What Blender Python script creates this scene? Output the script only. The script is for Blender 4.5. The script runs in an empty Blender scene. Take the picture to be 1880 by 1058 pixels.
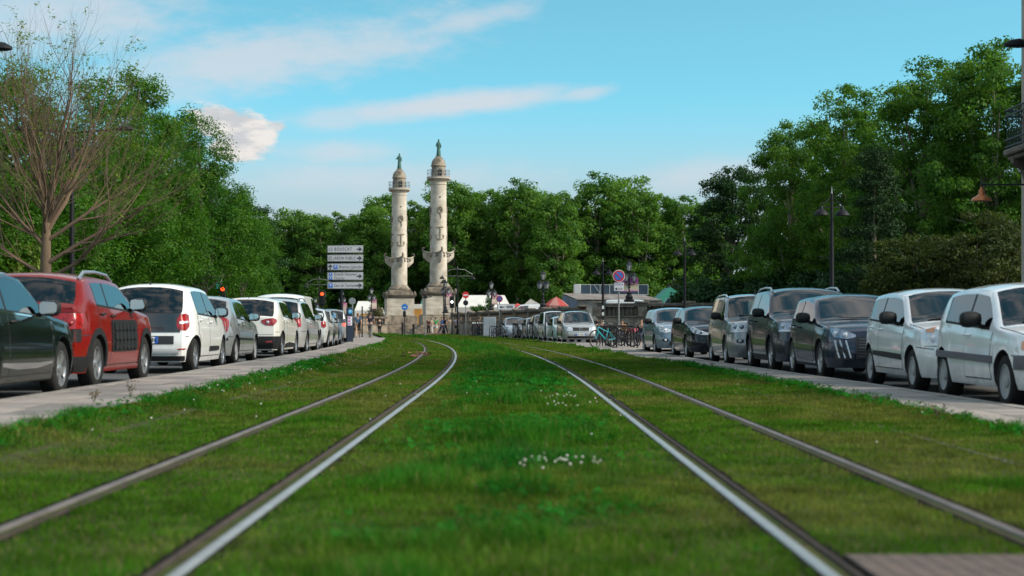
import bpy, bmesh, math, random
import numpy as np
from mathutils import Vector, Matrix
random.seed(7); RNG = np.random.default_rng(11)
SC = bpy.context.scene; COL = SC.collection
PI = math.pi
# ------------------------------------------------------------------ camera, sky, sun, exposure
F = 2900.0; HC = 0.88                     # focal length in photo pixels, lens height above the lawn
cam_d = bpy.data.cameras.new("camera"); cam = bpy.data.objects.new("camera", cam_d); COL.objects.link(cam)
cam.location = (0, 0, HC); cam.rotation_euler = (PI / 2, 0, 0)
cam_d.sensor_width = 36.0; cam_d.lens = F / 1880 * 36; cam_d.shift_y = 69 / 1880
cam_d.clip_start = 0.1; cam_d.clip_end = 4000
cam_d.dof.use_dof = True; cam_d.dof.focus_distance = 48; cam_d.dof.aperture_fstop = 2.2
SC.camera = cam
SUN_EL, SUN_AZ = math.radians(33), math.radians(108)      # azimuth clockwise from +Y (the view direction)
sdir = Vector((math.sin(SUN_AZ) * math.cos(SUN_EL), math.cos(SUN_AZ) * math.cos(SUN_EL), math.sin(SUN_EL)))
sl = bpy.data.lights.new("sun", 'SUN'); sl.energy = 2.5; sl.angle = math.radians(26); sl.color = (1.0, 0.88, 0.75)
so = bpy.data.objects.new("sun", sl); COL.objects.link(so); so.rotation_euler = (-sdir).to_track_quat('-Z', 'Y').to_euler()
SKY_STRENGTH = 0.11
vs = SC.view_settings; vs.view_transform = 'Standard'; vs.look = 'None'; vs.exposure = 1.2; vs.gamma = 1.0; vs.use_curve_mapping = False
SC.render.engine = 'CYCLES'
SC.cycles.use_denoising = True; SC.cycles.max_bounces = 6; SC.cycles.transparent_max_bounces = 12
SC.cycles.caustics_reflective = False; SC.cycles.caustics_refractive = False
SC.cycles.sample_clamp_indirect = 6

class NT:
    """tiny helper for node trees"""
    def __init__(s, tree): s.t = tree; s.n = tree.nodes; s.l = tree.links
    def add(s, typ, **kw):
        n = s.n.new(typ)
        for k, v in kw.items(): setattr(n, k, v)
        return n
    def put(s, sock, v):
        if isinstance(v, bpy.types.NodeSocket): s.l.new(v, sock)
        elif v is not None: sock.default_value = v
    def m(s, op, a, b=None, c=None, clamp=False):
        n = s.n.new('ShaderNodeMath'); n.operation = op; n.use_clamp = clamp
        s.put(n.inputs[0], a)
        if b is not None: s.put(n.inputs[1], b)
        if c is not None: s.put(n.inputs[2], c)
        return n.outputs[0]
    def noise(s, vec, scale, detail=4, rough=0.55, dist=0.0):
        n = s.n.new('ShaderNodeTexNoise'); s.put(n.inputs['Vector'], vec)
        n.inputs['Scale'].default_value = scale; n.inputs['Detail'].default_value = detail
        n.inputs['Roughness'].default_value = rough; n.inputs['Distortion'].default_value = dist
        return n.outputs['Fac']
    def mapr(s, v, a, b, c=0.0, d=1.0, smooth=True):
        n = s.n.new('ShaderNodeMapRange'); n.interpolation_type = 'SMOOTHSTEP' if smooth else 'LINEAR'
        s.put(n.inputs[0], v)
        for i, q in enumerate((a, b, c, d)): s.put(n.inputs[i + 1], q)
        return n.outputs[0]
    def mix(s, fac, a, b, blend='MIX'):
        n = s.n.new('ShaderNodeMix'); n.data_type = 'RGBA'; n.blend_type = blend
        s.put(n.inputs[0], fac)
        for sock, v in ((n.inputs[6], a), (n.inputs[7], b)):
            if isinstance(v, tuple) and len(v) == 3: v = v + (1,)
            s.put(sock, v)
        return n.outputs[2]
    def ramp(s, fac, stops):
        n = s.n.new('ShaderNodeValToRGB'); s.put(n.inputs[0], fac); el = n.color_ramp.elements
        while len(el) < len(stops): el.new(0.5)
        for e, (p, c) in zip(el, stops): e.position = p; e.color = tuple(c) + (1,)
        return n.outputs[0]
    def comb(s, x, y, z):
        n = s.n.new('ShaderNodeCombineXYZ')
        for i, v in enumerate((x, y, z)): s.put(n.inputs[i], v)
        return n.outputs[0]

W = bpy.data.worlds.new("World"); SC.world = W; W.use_nodes = True
w = NT(W.node_tree); w.n.clear()
tc = w.add('ShaderNodeTexCoord'); sep = w.add('ShaderNodeSeparateXYZ'); w.l.new(tc.outputs['Generated'], sep.inputs[0])
X_, Y_, Z_ = sep.outputs
az = w.m('ARCTAN2', X_, Y_); el = w.m('ARCSINE', Z_)
zz = w.m('MULTIPLY_ADD', w.m('MAXIMUM', Z_, 0.0), 2.0, 0.10)         # look a little higher into the sky model: bluer towards the horizon
sky = w.add('ShaderNodeTexSky', sky_type='NISHITA'); sky.sun_disc = False; sky.sun_elevation = SUN_EL; sky.sun_rotation = SUN_AZ
sky.altitude = 0; sky.air_density = 1.0; sky.dust_density = 0.6; sky.ozone_density = 1.0
nrm = w.add('ShaderNodeVectorMath', operation='NORMALIZE'); w.l.new(w.comb(X_, Y_, zz), nrm.inputs[0]); w.l.new(nrm.outputs[0], sky.inputs['Vector'])
skyc = w.mix(1.0, sky.outputs[0], (0.66, 1.21, 0.985), 'MULTIPLY')
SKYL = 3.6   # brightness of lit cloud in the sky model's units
haze_f = w.mapr(el, 0.055, 0.150, 0.90, 0.0)
skyc = w.mix(haze_f, skyc, (SKYL * 0.56, SKYL * 0.615, SKYL * 0.655))
cv = w.comb(w.m('MULTIPLY', az, 1.0), w.m('MULTIPLY', el, 2.6), 0.0)
n1 = w.noise(cv, 9.0, 7, 0.62); n2 = w.noise(cv, 34.0, 6, 0.62)
nn = w.m('ADD', w.m('MULTIPLY', n1, 0.9), w.m('MULTIPLY', n2, 0.7))   # about 0.8 in the mean
def ell(px, py, hl, ht, tilt, op, rag=1.0, sharp=0.75):
    a0, e0 = (px - 940) / F, (598 - py) / F; ct, st = math.cos(tilt), math.sin(tilt)
    da, de = w.m('SUBTRACT', az, a0), w.m('SUBTRACT', el, e0)
    u = w.m('ADD', w.m('MULTIPLY', da, ct * F / hl), w.m('MULTIPLY', de, st * F / hl))
    v = w.m('SUBTRACT', w.m('MULTIPLY', de, ct * F / ht), w.m('MULTIPLY', da, st * F / ht))
    d = w.m('SQRT', w.m('ADD', w.m('MULTIPLY', u, u), w.m('MULTIPLY', v, v)))
    d = w.m('MULTIPLY_ADD', w.m('SUBTRACT', nn, 0.8), -1.6 * rag, d)
    return w.mapr(d, 1.15, 1.15 - sharp, 0.0, op)
streaks = [ell(520, 108, 460, 74, 0.16, 0.70, 1.1, 1.1), ell(860, 46, 150, 30, 0.20, 0.60, .9, 1.1), ell(820, 196, 310, 28, 0.10, 0.80, 0.6, .9), ell(620, 222, 90, 26, 0.1, 0.5, 0.7, .8),
           ell(1070, 176, 75, 17, 0.12, 0.60, 0.6, 1.0), ell(630, 283, 130, 28, 0.0, 0.55, .9, 1.1), ell(100, 60, 360, 95, 0.1, 0.70, 1.0, 1.1), ell(1300, 325, 200, 40, .05, .5, .9, 1.1), ell(700, 330, 420, 40, .02, .45, .9, 1.1), ell(330, 150, 300, 70, .14, .5, 1.1, 1.1)]
cm = streaks[0]
for q in streaks[1:]: cm = w.m('MAXIMUM', cm, q)
# brighter cloud added over the unseen sky out of frame, raising the ambient light
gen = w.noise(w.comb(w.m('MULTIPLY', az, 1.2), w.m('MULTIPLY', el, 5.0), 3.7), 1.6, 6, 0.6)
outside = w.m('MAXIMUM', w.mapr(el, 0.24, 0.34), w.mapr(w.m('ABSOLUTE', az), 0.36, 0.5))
skyc = w.mix(cm, skyc, (SKYL * 0.78, SKYL * 0.79, SKYL * 0.84))
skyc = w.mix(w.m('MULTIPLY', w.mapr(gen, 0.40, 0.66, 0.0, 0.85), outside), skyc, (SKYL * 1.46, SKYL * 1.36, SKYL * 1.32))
puff = w.m('MAXIMUM', w.m('MAXIMUM', ell(425, 240, 72, 30, -0.15, 1.0, 1.5, 0.42), ell(440, 272, 52, 34, 0.0, 1.0, 1.3, 0.55)), ell(500, 240, 28, 10, 0.1, .9, 1.2, 0.6))
pc = w.mix(w.mapr(n2, 0.42, 0.62), (SKYL * 0.66, SKYL * 0.68, SKYL * 0.71), (SKYL * 0.95, SKYL * 0.91, SKYL * 0.87))
skyc = w.mix(puff, skyc, pc)
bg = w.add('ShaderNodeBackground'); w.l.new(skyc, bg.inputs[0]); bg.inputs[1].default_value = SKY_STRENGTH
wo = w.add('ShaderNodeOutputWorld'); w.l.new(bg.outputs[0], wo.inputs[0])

# ------------------------------------------------------------------ materials
MATS = {}
def mat(name, col, rough=0.6, metal=0.0, var=0.0, vscale=3.0, bump=0.0, bscale=40.0, coat=0.0, emit=None, estr=1.0, spec=0.5, col2=None):
    if name in MATS: return MATS[name]
    m = bpy.data.materials.new(name); m.use_nodes = True; t = NT(m.node_tree); b = t.n['Principled BSDF']
    b.inputs['Roughness'].default_value = rough; b.inputs['Metallic'].default_value = metal
    b.inputs['Specular IOR Level'].default_value = spec
    if coat: b.inputs['Coat Weight'].default_value = coat; b.inputs['Coat Roughness'].default_value = 0.04
    c = tuple(col) + (1,)
    if var or bump:
        co = t.add('ShaderNodeTexCoord').outputs['Object']
    if var:
        f = t.noise(co, vscale, 6, 0.65)
        c2 = tuple(col2) if col2 else tuple(x * (1 - var) for x in col)
        cc = t.mix(t.mapr(f, 0.35, 0.68), c, c2 + (1,)); t.l.new(cc, b.inputs['Base Color'])
    else: b.inputs['Base Color'].default_value = c
    if bump:
        bn = t.add('ShaderNodeBump'); bn.inputs['Strength'].default_value = bump; bn.inputs['Distance'].default_value = 0.02
        t.l.new(t.noise(co, bscale, 5, 0.6), bn.inputs['Height']); t.l.new(bn.outputs[0], b.inputs['Normal'])
    if emit:
        b.inputs['Emission Color'].default_value = tuple(emit) + (1,); b.inputs['Emission Strength'].default_value = estr
    MATS[name] = m; return m
def paint(name, col, metal=0.0, rough=0.35):
    if name in MATS: return MATS[name]
    m = mat(name, col, rough, metal, var=0.10, vscale=2.2, coat=1.0)
    return m
def glass(name, tint=0.45, tintc=(0.75, 0.85, 0.82), ior=2.1):
    if name in MATS: return MATS[name]
    m = bpy.data.materials.new(name); m.use_nodes = True; t = NT(m.node_tree); t.n.clear()
    tr = t.add('ShaderNodeBsdfTransparent'); tr.inputs[0].default_value = tuple(tint * c for c in tintc) + (1,)
    gl = t.add('ShaderNodeBsdfGlossy'); gl.inputs['Roughness'].default_value = 0.02; gl.inputs[0].default_value = (1, 1, 1, 1)
    fr = t.add('ShaderNodeFresnel'); fr.inputs[0].default_value = ior
    mx = t.add('ShaderNodeMixShader'); t.l.new(fr.outputs[0], mx.inputs[0]); t.l.new(tr.outputs[0], mx.inputs[1]); t.l.new(gl.outputs[0], mx.inputs[2])
    o = t.add('ShaderNodeOutputMaterial'); t.l.new(mx.outputs[0], o.inputs[0]); MATS[name] = m; return m
def leafmat(name, dark, light, trans=0.35):
    """leaf colour from a per-leaf value 'tint'"""
    if name in MATS: return MATS[name]
    m = bpy.data.materials.new(name); m.use_nodes = True; t = NT(m.node_tree); t.n.clear()
    at = t.add('ShaderNodeAttribute'); at.attribute_name = 'tint'
    c = t.mix(at.outputs['Fac'], dark, light)
    d = t.add('ShaderNodeBsdfDiffuse'); t.l.new(c, d.inputs[0])
    tl = t.add('ShaderNodeBsdfTranslucent'); t.l.new(t.mix(1.0, c, (1.15, 1.25, 0.55), 'MULTIPLY'), tl.inputs[0])
    g = t.add('ShaderNodeBsdfGlossy'); g.inputs['Roughness'].default_value = 0.6; g.inputs[0].default_value = (.8, .85, .9, 1)
    m1 = t.add('ShaderNodeMixShader'); m1.inputs[0].default_value = trans; t.l.new(d.outputs[0], m1.inputs[1]); t.l.new(tl.outputs[0], m1.inputs[2])
    m2 = t.add('ShaderNodeMixShader'); m2.inputs[0].default_value = 0.012; t.l.new(m1.outputs[0], m2.inputs[1]); t.l.new(g.outputs[0], m2.inputs[2])
    o = t.add('ShaderNodeOutputMaterial'); t.l.new(m2.outputs[0], o.inputs[0]); MATS[name] = m; return m

# ------------------------------------------------------------------ objects
def link(o, parent=None):
    COL.objects.link(o)
    if parent is not None: o.parent = parent
    return o
def tag(o, label=None, cat=None, group=None, kind=None):
    if label: o['label'] = label
    if cat: o['category'] = cat
    if group: o['group'] = group
    if kind: o['kind'] = kind
    return o
def thing(name, label, cat, loc=(0, 0, 0), rz=0.0, group=None):
    o = link(bpy.data.objects.new(name, None)); o.location = loc; o.rotation_euler = (0, 0, rz); o.empty_display_size = 0.2
    return tag(o, label, cat, group)
def kids(o): return [c for c in bpy.data.objects if c.parent == o]
def copy_tree(o, parent=None):
    c = o.copy(); COL.objects.link(c); c.parent = parent
    for k in CH.get(o.name, kids(o)): copy_tree(k, c)
    return c
CH = {}
class MB:
    """collects shapes into one mesh; each face carries a material slot"""
    def __init__(s): s.v = []; s.f = []; s.mi = []; s.cur = 0
    def add(s, vs, fs):
        b = len(s.v); s.v += [tuple(p) for p in vs]; s.f += [tuple(i + b for i in q) for q in fs]; s.mi += [s.cur] * len(fs); return s
    def box(s, c, size, rot=None, taper=1.0):
        hx, hy, hz = size[0] / 2, size[1] / 2, size[2] / 2; P = []
        for z in (-hz, hz):
            k = taper if z > 0 else 1.0
            for x, y in ((-hx, -hy), (hx, -hy), (hx, hy), (-hx, hy)):
                p = Vector((x * k, y * k, z))
                if rot is not None: p = rot @ p
                P.append(p + Vector(c))
        return s.add(P, [(3, 2, 1, 0), (4, 5, 6, 7), (0, 1, 5, 4), (1, 2, 6, 5), (2, 3, 7, 6), (3, 0, 4, 7)])
    def tube(s, pts, r, n=6, cap=True):
        pts = [Vector(p) for p in pts]; rs = r if isinstance(r, (list, tuple)) else [r] * len(pts)
        V = []; fs = []
        up = None
        for i, p in enumerate(pts):
            d = (pts[min(i + 1, len(pts) - 1)] - pts[max(i - 1, 0)]).normalized()
            if up is None: up = d.orthogonal().normalized()
            up = (up - d * up.dot(d)); up = up.normalized() if up.length > 1e-6 else d.orthogonal().normalized()
            sd = d.cross(up)
            V += [p + rs[i] * (math.cos(2 * PI * k / n) * up + math.sin(2 * PI * k / n) * sd) for k in range(n)]
        for i in range(len(pts) - 1):
            for k in range(n):
                a, b_ = i * n + k, i * n + (k + 1) % n; fs.append((a, b_, b_ + n, a + n))
        if cap: fs.append(tuple(range(n))[::-1]); fs.append(tuple(range((len(pts) - 1) * n, len(pts) * n)))
        return s.add(V, fs)
    def lathe(s, prof, c=(0, 0, 0), n=16, M=None, ph=0.0, cap=True):
        V = []; fs = []; c = Vector(c)
        for r, z in prof:
            for k in range(n):
                a = 2 * PI * k / n + ph; p = Vector((r * math.cos(a), r * math.sin(a), z))
                if M is not None: p = M @ p
                V.append(p + c)
        for i in range(len(prof) - 1):
            for k in range(n):
                a, b_ = i * n + k, i * n + (k + 1) % n; fs.append((a, b_, b_ + n, a + n))
        if cap:
            fs.append(tuple(range(n))[::-1]); fs.append(tuple(range((len(prof) - 1) * n, len(prof) * n)))
        return s.add(V, fs)
    def prism(s, poly, y0, y1, M=None):
        """polygon in x,z pushed along y"""
        n = len(poly); V = [Vector((x, y0, z)) for x, z in poly] + [Vector((x, y1, z)) for x, z in poly]
        if M is not None: V = [M @ p for p in V]
        return s.add(V, [tuple(range(n)), tuple(range(n, 2 * n))[::-1]] + [(i, i + n, (i + 1) % n + n, (i + 1) % n) for i in range(n)])
    def disc(s, c, r, t, n=20, axis='y'):
        M = Matrix.Rotation(PI / 2, 3, 'X') if axis == 'y' else (Matrix.Rotation(PI / 2, 3, 'Y') if axis == 'x' else None)
        return s.lathe([(r, -t / 2), (r, t / 2)], c, n, M)
    def mesh(s, name, mats, smooth=35):
        me = bpy.data.meshes.new(name); me.from_pydata(s.v, [], s.f)
        for m in (mats if isinstance(mats, (list, tuple)) else [mats]): me.materials.append(m)
        if any(s.mi): me.polygons.foreach_set('material_index', s.mi)
        if smooth:
            me.polygons.foreach_set('use_smooth', [True] * len(s.f))
            me.update(); me.set_sharp_from_angle(angle=math.radians(smooth))
        me.update(); return me
    def build(s, name, mats, parent=None, loc=(0, 0, 0), rz=0.0, smooth=35, bevel=0.0):
        o = bpy.data.objects.new(name, s.mesh(name, mats, smooth)); o.location = loc; o.rotation_euler = (0, 0, rz)
        link(o, parent)
        if bevel:
            b = o.modifiers.new('bevel', 'BEVEL'); b.width = bevel; b.segments = 1; b.limit_method = 'ANGLE'
        return o
def inst(name, me, parent=None, loc=(0, 0, 0), rz=0.0, sc=1.0):
    o = bpy.data.objects.new(name, me); o.location = loc; o.rotation_euler = (0, 0, rz)
    o.scale = (sc, sc, sc) if not isinstance(sc, tuple) else sc
    return link(o, parent)
def text(body, size, m, parent=None, loc=(0, 0, 0), rot=(PI / 2, 0, 0), align='CENTER', name='lettering', ext=0.002, shear=0.0, space=1.0, fit=0.0):
    c = bpy.data.curves.new(name, 'FONT'); c.body = body; c.size = size; c.align_x = align; c.align_y = 'CENTER'; c.extrude = ext; c.shear = shear
    c.space_character = space; c.resolution_u = 3
    t0 = bpy.data.objects.new('text_source', c); COL.objects.link(t0); dg = bpy.context.evaluated_depsgraph_get()
    me = bpy.data.meshes.new_from_object(t0.evaluated_get(dg)); bpy.data.objects.remove(t0); bpy.data.curves.remove(c); me.materials.clear(); me.materials.append(m)
    if fit:
        xs = [v.co.x for v in me.vertices]; k = fit / (max(xs) - min(xs)); me.transform(Matrix.Diagonal((k, 1, 1, 1)))
    o = bpy.data.objects.new(name, me); o.location = loc; o.rotation_euler = rot
    return link(o, parent)
def npmesh(name, V, Fq, m, tint=None, smooth=False):
    """fast mesh from numpy arrays; Fq (n,k) faces of k corners"""
    me = bpy.data.meshes.new(name); n, k = Fq.shape
    me.vertices.add(len(V)); me.vertices.foreach_set('co', V.astype(np.float32).ravel())
    me.loops.add(n * k); me.loops.foreach_set('vertex_index', Fq.astype(np.int32).ravel())
    me.polygons.add(n); me.polygons.foreach_set('loop_start', np.arange(0, n * k, k, dtype=np.int32))
    me.polygons.foreach_set('loop_total', np.full(n, k, dtype=np.int32))
    if smooth: me.polygons.foreach_set('use_smooth', np.ones(n, dtype=bool))
    for q in (m if isinstance(m, list) else [m]): me.materials.append(q)
    if tint is not None:
        if tint.ndim == 1:
            a = me.attributes.new('tint', 'FLOAT', 'FACE'); a.data.foreach_set('value', tint.astype(np.float32))
        else:
            a = me.attributes.new('tint', 'FLOAT_COLOR', 'FACE'); a.data.foreach_set('color', tint.astype(np.float32).ravel())
    me.update(); return me
def PX(px, Y): return (px - 940) / F * Y             # lateral place of a photo column at a depth
def PZ(py, Y): return HC + (598 - py) / F * Y         # height of a photo row at a depth
# ------------------------------------------------------------------ cars
M_TRIM = mat('black_plastic', (0.011, 0.0115, 0.0125), 0.6, spec=.3, var=0.3, vscale=8)
M_TYRE = mat('tyre_rubber', (0.008, 0.008, 0.009), 0.85, spec=.25, var=0.4, vscale=9, col2=(0.020, 0.019, 0.017))
M_RIM = mat('alloy', (0.45, 0.46, 0.48), 0.32, 0.85)
M_RIMD = mat('alloy_dark', (0.10, 0.10, 0.11), 0.35, 0.7)
M_CAP = mat('hubcap_grey', (0.36, 0.37, 0.38), 0.42, 0.2, var=0.25, vscale=12)
M_GLASS = glass('car_glass', 0.50); M_GLASSD = glass('car_glass_dark', 0.30, ior=1.7); M_WIND = glass('windscreen_glass', 0.85, ior=1.72)
M_SEAT = mat('seat_cloth', (0.045, 0.045, 0.05), 0.9)
M_TAIL = mat('tail_lamp_red', (0.33, 0.008, 0.008), 0.2, coat=0.5, var=0.55, vscale=14)
M_CLEAR = mat('lamp_clear', (0.68, 0.73, 0.80), 0.12, coat=1.0, var=0.45, vscale=10)
M_AMBER = mat('lamp_amber', (0.65, 0.22, 0.05), 0.15, coat=1.0)
M_LAMPIN = mat('lamp_inside', (0.26, 0.33, 0.43), 0.15, 0.5, coat=1.0, var=0.5, vscale=15)
M_CHROME = mat('chrome', (0.75, 0.76, 0.78), 0.10, 1.0)
M_PLATE = mat('plate_white', (0.68, 0.69, 0.68), 0.4)
M_PBLUE = mat('plate_blue', (0.02, 0.11, 0.50), 0.4)
M_INK = mat('ink', (0.015, 0.015, 0.018), 0.6)
M_MIRR = mat('mirror_glass', (0.85, 0.9, 0.9), 0.02, 1.0)
M_PAPER = mat('paper', (0.62, 0.66, 0.64), 0.9)
M_REDM = mat('red_mark', (0.5, 0.02, 0.02), 0.5)
def shell_paint(name, col, metal=0.0, rough=0.35, dust=0.0):
    """car paint outside, dark lining inside"""
    if name in MATS: return MATS[name]
    m = bpy.data.materials.new(name); m.use_nodes = True; t = NT(m.node_tree); b = t.n['Principled BSDF']
    ge = t.add('ShaderNodeNewGeometry'); co = t.add('ShaderNodeTexCoord').outputs['Object']
    f = t.mapr(t.noise(co, 1.7, 6, 0.7), 0.38, 0.75)
    sp = t.add('ShaderNodeSeparateXYZ'); t.l.new(co, sp.inputs[0])
    low = t.m('MULTIPLY', t.mapr(sp.outputs[2], 0.62, 0.20), t.mapr(t.noise(co, 6, 5, .7), .3, .7))        # road dirt on the sills
    lum = min(1.0, .12 + 1.6 * sum(col) / 3)
    c = t.mix(t.m('MULTIPLY', f, (0.10 + dust) * lum), tuple(col) + (1,), (0.20, 0.19, 0.17, 1))
    c = t.mix(t.m('MULTIPLY', low, (0.35 + dust) * (.35 + .65 * lum)), c, (0.12, 0.11, 0.095, 1))
    c = t.mix(ge.outputs['Backfacing'], c, (0.03, 0.03, 0.033, 1)); t.l.new(c, b.inputs['Base Color'])
    b.inputs['Metallic'].default_value = metal; b.inputs['Specular IOR Level'].default_value = .5 if sum(col) > .6 else .1
    t.l.new(t.m('MULTIPLY_ADD', f, 0.08, rough), b.inputs['Roughness'])
    t.l.new(t.m('MULTIPLY', t.m('SUBTRACT', 1.0, ge.outputs['Backfacing']), 1.0 if sum(col) > .6 else .55), b.inputs['Coat Weight']); b.inputs['Coat Roughness'].default_value = 0.035
    MATS[name] = m; return m

def Mx(): return Matrix.Rotation(PI / 2, 3, 'Y')          # lathe axis z -> x
WHEELS = {}
def wheel_meshes(style, R, wd=0.20):
    key = (style, round(R, 3))
    if key in WHEELS: return WHEELS[key]
    h = wd / 2; rr = R * 0.66
    ty = MB().lathe([(rr * .98, -h * .80), (rr, -h * .95), (R * .86, -h), (R * .965, -h * .86), (R, -h * .6), (R, h * .6), (R * .965, h * .86), (R * .86, h), (rr, h * .95), (rr * .98, h * .80)], (0, 0, 0), 32, Mx(), cap=False)
    ty = ty.mesh('tyre', M_TYRE, 50)
    b = MB(); cap = style == 'cap'
    x0 = h * .78
    b.lathe([(rr, x0 + .012), (rr * .93, x0 + .012), (rr * .90, x0 - .02), (rr * .88, -h * .6)], (0, 0, 0), 32, Mx(), cap=False)
    b.cur = 1; b.lathe([(rr * .9, -.02), (0.001, -.02)], (0, 0, 0), 24, Mx(), cap=False)
    b.cur = 0
    n = {'five': 5, 'ten': 10, 'cap': 9, 'seven': 7, 'twin': 10}[style]
    for k in range(n):
        a = 2 * PI * k / n + .3 + (0.13 if style == 'twin' and k % 2 else (-0.13 if style == 'twin' else 0))
        wd1 = {'five': .055, 'ten': .022, 'cap': .062, 'seven': .04, 'twin': .026}[style]
        def q(r, t, x): return Vector((x, r * math.cos(a) - t * math.sin(a), r * math.sin(a) + t * math.cos(a)))
        ri, ro = .04, rr * .93
        V = [q(ri, -wd1 * .8, x0 - .012), q(ri, wd1 * .8, x0 - .012), q(ro, wd1 * 1.1, x0), q(ro, -wd1 * 1.1, x0)]
        V += [p - Vector((.035, 0, 0)) for p in V]
        b.add(V, [(0, 1, 2, 3), (0, 4, 5, 1), (1, 5, 6, 2), (2, 6, 7, 3), (3, 7, 4, 0)])
    b.lathe([(rr * (.36 if cap else .24), x0 - .02), (rr * (.34 if cap else .22), x0 + .004), (.02, x0 + .012), (.001, x0 + .012)], (0, 0, 0), 16, Mx(), cap=False)
    rim = b.mesh('rim', [M_CAP if cap else M_RIM, M_INK], 40)
    WHEELS[key] = (ty, rim); return WHEELS[key]

class Car:
    def __init__(s, label, cat, col, L=4.0, W=1.75, H=1.48, wb=2.55, fo=0.82, R=0.31, nz=0.80, cowl=(1.05, 1.0), header=1.85, rear=3.45, rb=(3.85, 1.0),
                 beltr=0.98, xB=None, xg1=None, doors=5, sill=0.21, tum=0.30, rim='five', metal=0.0, rough=0.35, dust=0.0, group=None, name='parked_car',
                 dark=False, black_roof=False, black_tail=False, roundf=0.21, roundr=0.15, trimarch=False, seats=True, glassx0=None, bow=0.13, door_n=None):
        s.L, s.W, s.H, s.R = L, W, H, R; s.wx = (fo, fo + wb); s.sill = sill; s.tum = tum; s.Ra = R + .055
        s.cowl, s.header, s.rear, s.rb = cowl, header, rear, rb; s.rf, s.rr_, s.bow = roundf, roundr, bow
        s.Tp = [(0, nz), (.10, nz + .05), (.35, nz + .11), (cowl[0], cowl[1]), (header, H - .045), (header + .45, H - .005), ((header + rear) / 2 + .2, H), (rear - .3, H - .015), (rear, H - .055), (rb[0], rb[1]), (L, rb[1] - .05)]
        s.Bp = [(0, nz - .07), (.4, nz + .02), (cowl[0], cowl[1] - .085), ((header + rear) / 2, (cowl[1] + beltr) / 2 - .03), (rear, beltr), (rb[0], rb[1] - .035), (L, rb[1] - .10)]
        s.nose = [(sill, .07), (.36, .0), (.52, .0), (nz - .05, .07), (nz + .1, .12)]
        s.tail = [(sill, .08), (.38, .0), (.58, .015), (.75, .05), (rb[1], .10)]
        s.xB = xB or (header + rear) / 2 + .0; s.xg1 = xg1 or rear - .12
        s.root = thing(name, label, cat, group=group); s.col = col
        s.paint = shell_paint('paint_%03d_%03d_%03d_%d' % (int(col[0] * 999), int(col[1] * 999), int(col[2] * 999), int(dust * 10)), col, metal, rough, dust)
        s.glass = M_GLASSD if dark else M_GLASS
        s.black_tail = black_tail; s._body(black_roof); s._under(); s._wheels(rim)
        if seats: s._inside()
        s._doors(doors); s._mirrors()
        if trimarch: s.arches()
        s._seams(nz)
    # --- surface functions (x from the front bumper, y sideways)
    def T(s, x):
        xp, zp = zip(*s.Tp); return float(np.mean([np.interp(x + d, xp, zp) for d in (-.07, -.035, 0, .035, .07)])) if x > .05 else float(np.interp(x, xp, zp))
    def B(s, x):
        xp, zp = zip(*s.Bp); return min(float(np.mean([np.interp(x + d, xp, zp) for d in (-.15, 0, .15)])), s.T(x) - .03)
    def w(s, x, z):
        p = 1.0; a = .80
        if x < a: p -= s.rf * ((a - x) / a) ** 3.0
        if x > s.L - a: p -= s.rr_ * ((x - s.L + a) / a) ** 2.4
        t = min(1.15, max(0.0, (z - s.sill) / (s.B(min(max(x, .3), s.L - .3)) - s.sill)))
        q = 1 - .06 * max(0, (.34 - t) / .34) ** 1.5 - .05 * max(0, (t - .45) / .55) ** 1.7 + .010 * math.exp(-((t - .80) / .06) ** 2) - .008 * math.exp(-((t - .28) / .10) ** 2)
        return s.W / 2 * p * q
    def D(s, x, y, z):
        wf = max(0, 1 - max(x, 0) / .9) ** 2; wr = max(0, 1 - max(s.L - x, 0) / .7) ** 2
        xx = x + float(np.interp(z, *zip(*s.nose))) * wf - float(np.interp(z, *zip(*s.tail))) * wr
        k = 1 - min(1, abs(y) / (s.W / 2)) ** 2.6
        xx -= s.bow * k * min(1, max(0, (2.1 - x) / 1.0)); xx += .07 * k * min(1, max(0, (x - s.L + 1.5) / 1.0))
        return Vector((y, s.L / 2 - xx, z))
    def side(s, x, z, sg, off=0.0): return s.D(x, sg * (s.w(x, z) + off), z)
    def wrap(s, u, z, end, off=0.0):
        """u from the middle line along the front (end 0) or rear (end 1) and round the corner onto the side"""
        sg = 1 if u >= 0 else -1; au = abs(u); x0 = 0 if end == 0 else s.L; w0 = s.w(x0, z)
        dx = -1 if end == 0 else 1
        if au <= w0: return s.D(x0 + dx * off, sg * au, z) if False else s.D(x0, sg * au, z) + Vector((sg * off * .4 * (au / w0) ** 4, -dx * off, 0))
        x = x0 - dx * (au - w0); b = min(1, (au - w0) / .12)
        return s.D(x, sg * (s.w(x, z) + off * (.4 + .6 * b)), z) + Vector((0, -dx * off * (1 - b), 0))
    def zlow(s, x):
        z = s.sill
        for xc in s.wx:
            d = abs(x - xc)
            if d < s.Ra: z = max(z, s.R + math.sqrt(max(0, s.Ra ** 2 - d * d)))
        return z
    def section(s, x):
        b, T = s.B(x), s.T(x); zl = s.zlow(x); rows = [(s.w(x, zl + (b - zl) * t), zl + (b - zl) * t) for t in (0, .12, .3, .5, .68, .82, .92, 1)]
        wb_ = s.w(x, b); h = T - b; crown = min(.085, .55 * h); ze = T - crown
        we = wb_ - .025 - s.tum * max(0, h - .12); hh = ze - b
        for dz in (min(.03, .25 * hh), hh - min(.05, .4 * hh), hh):
            t = dz / hh if hh > 1e-4 else 0; rows.append((wb_ + (we - wb_) * t + .02 * math.sin(PI * t) * min(1, h / .4), b + dz))
        for f in (.93, .82, .6, .3, 0): rows.append((we * f, ze + crown * (1 - f ** 2.6)))
        return rows
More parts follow.
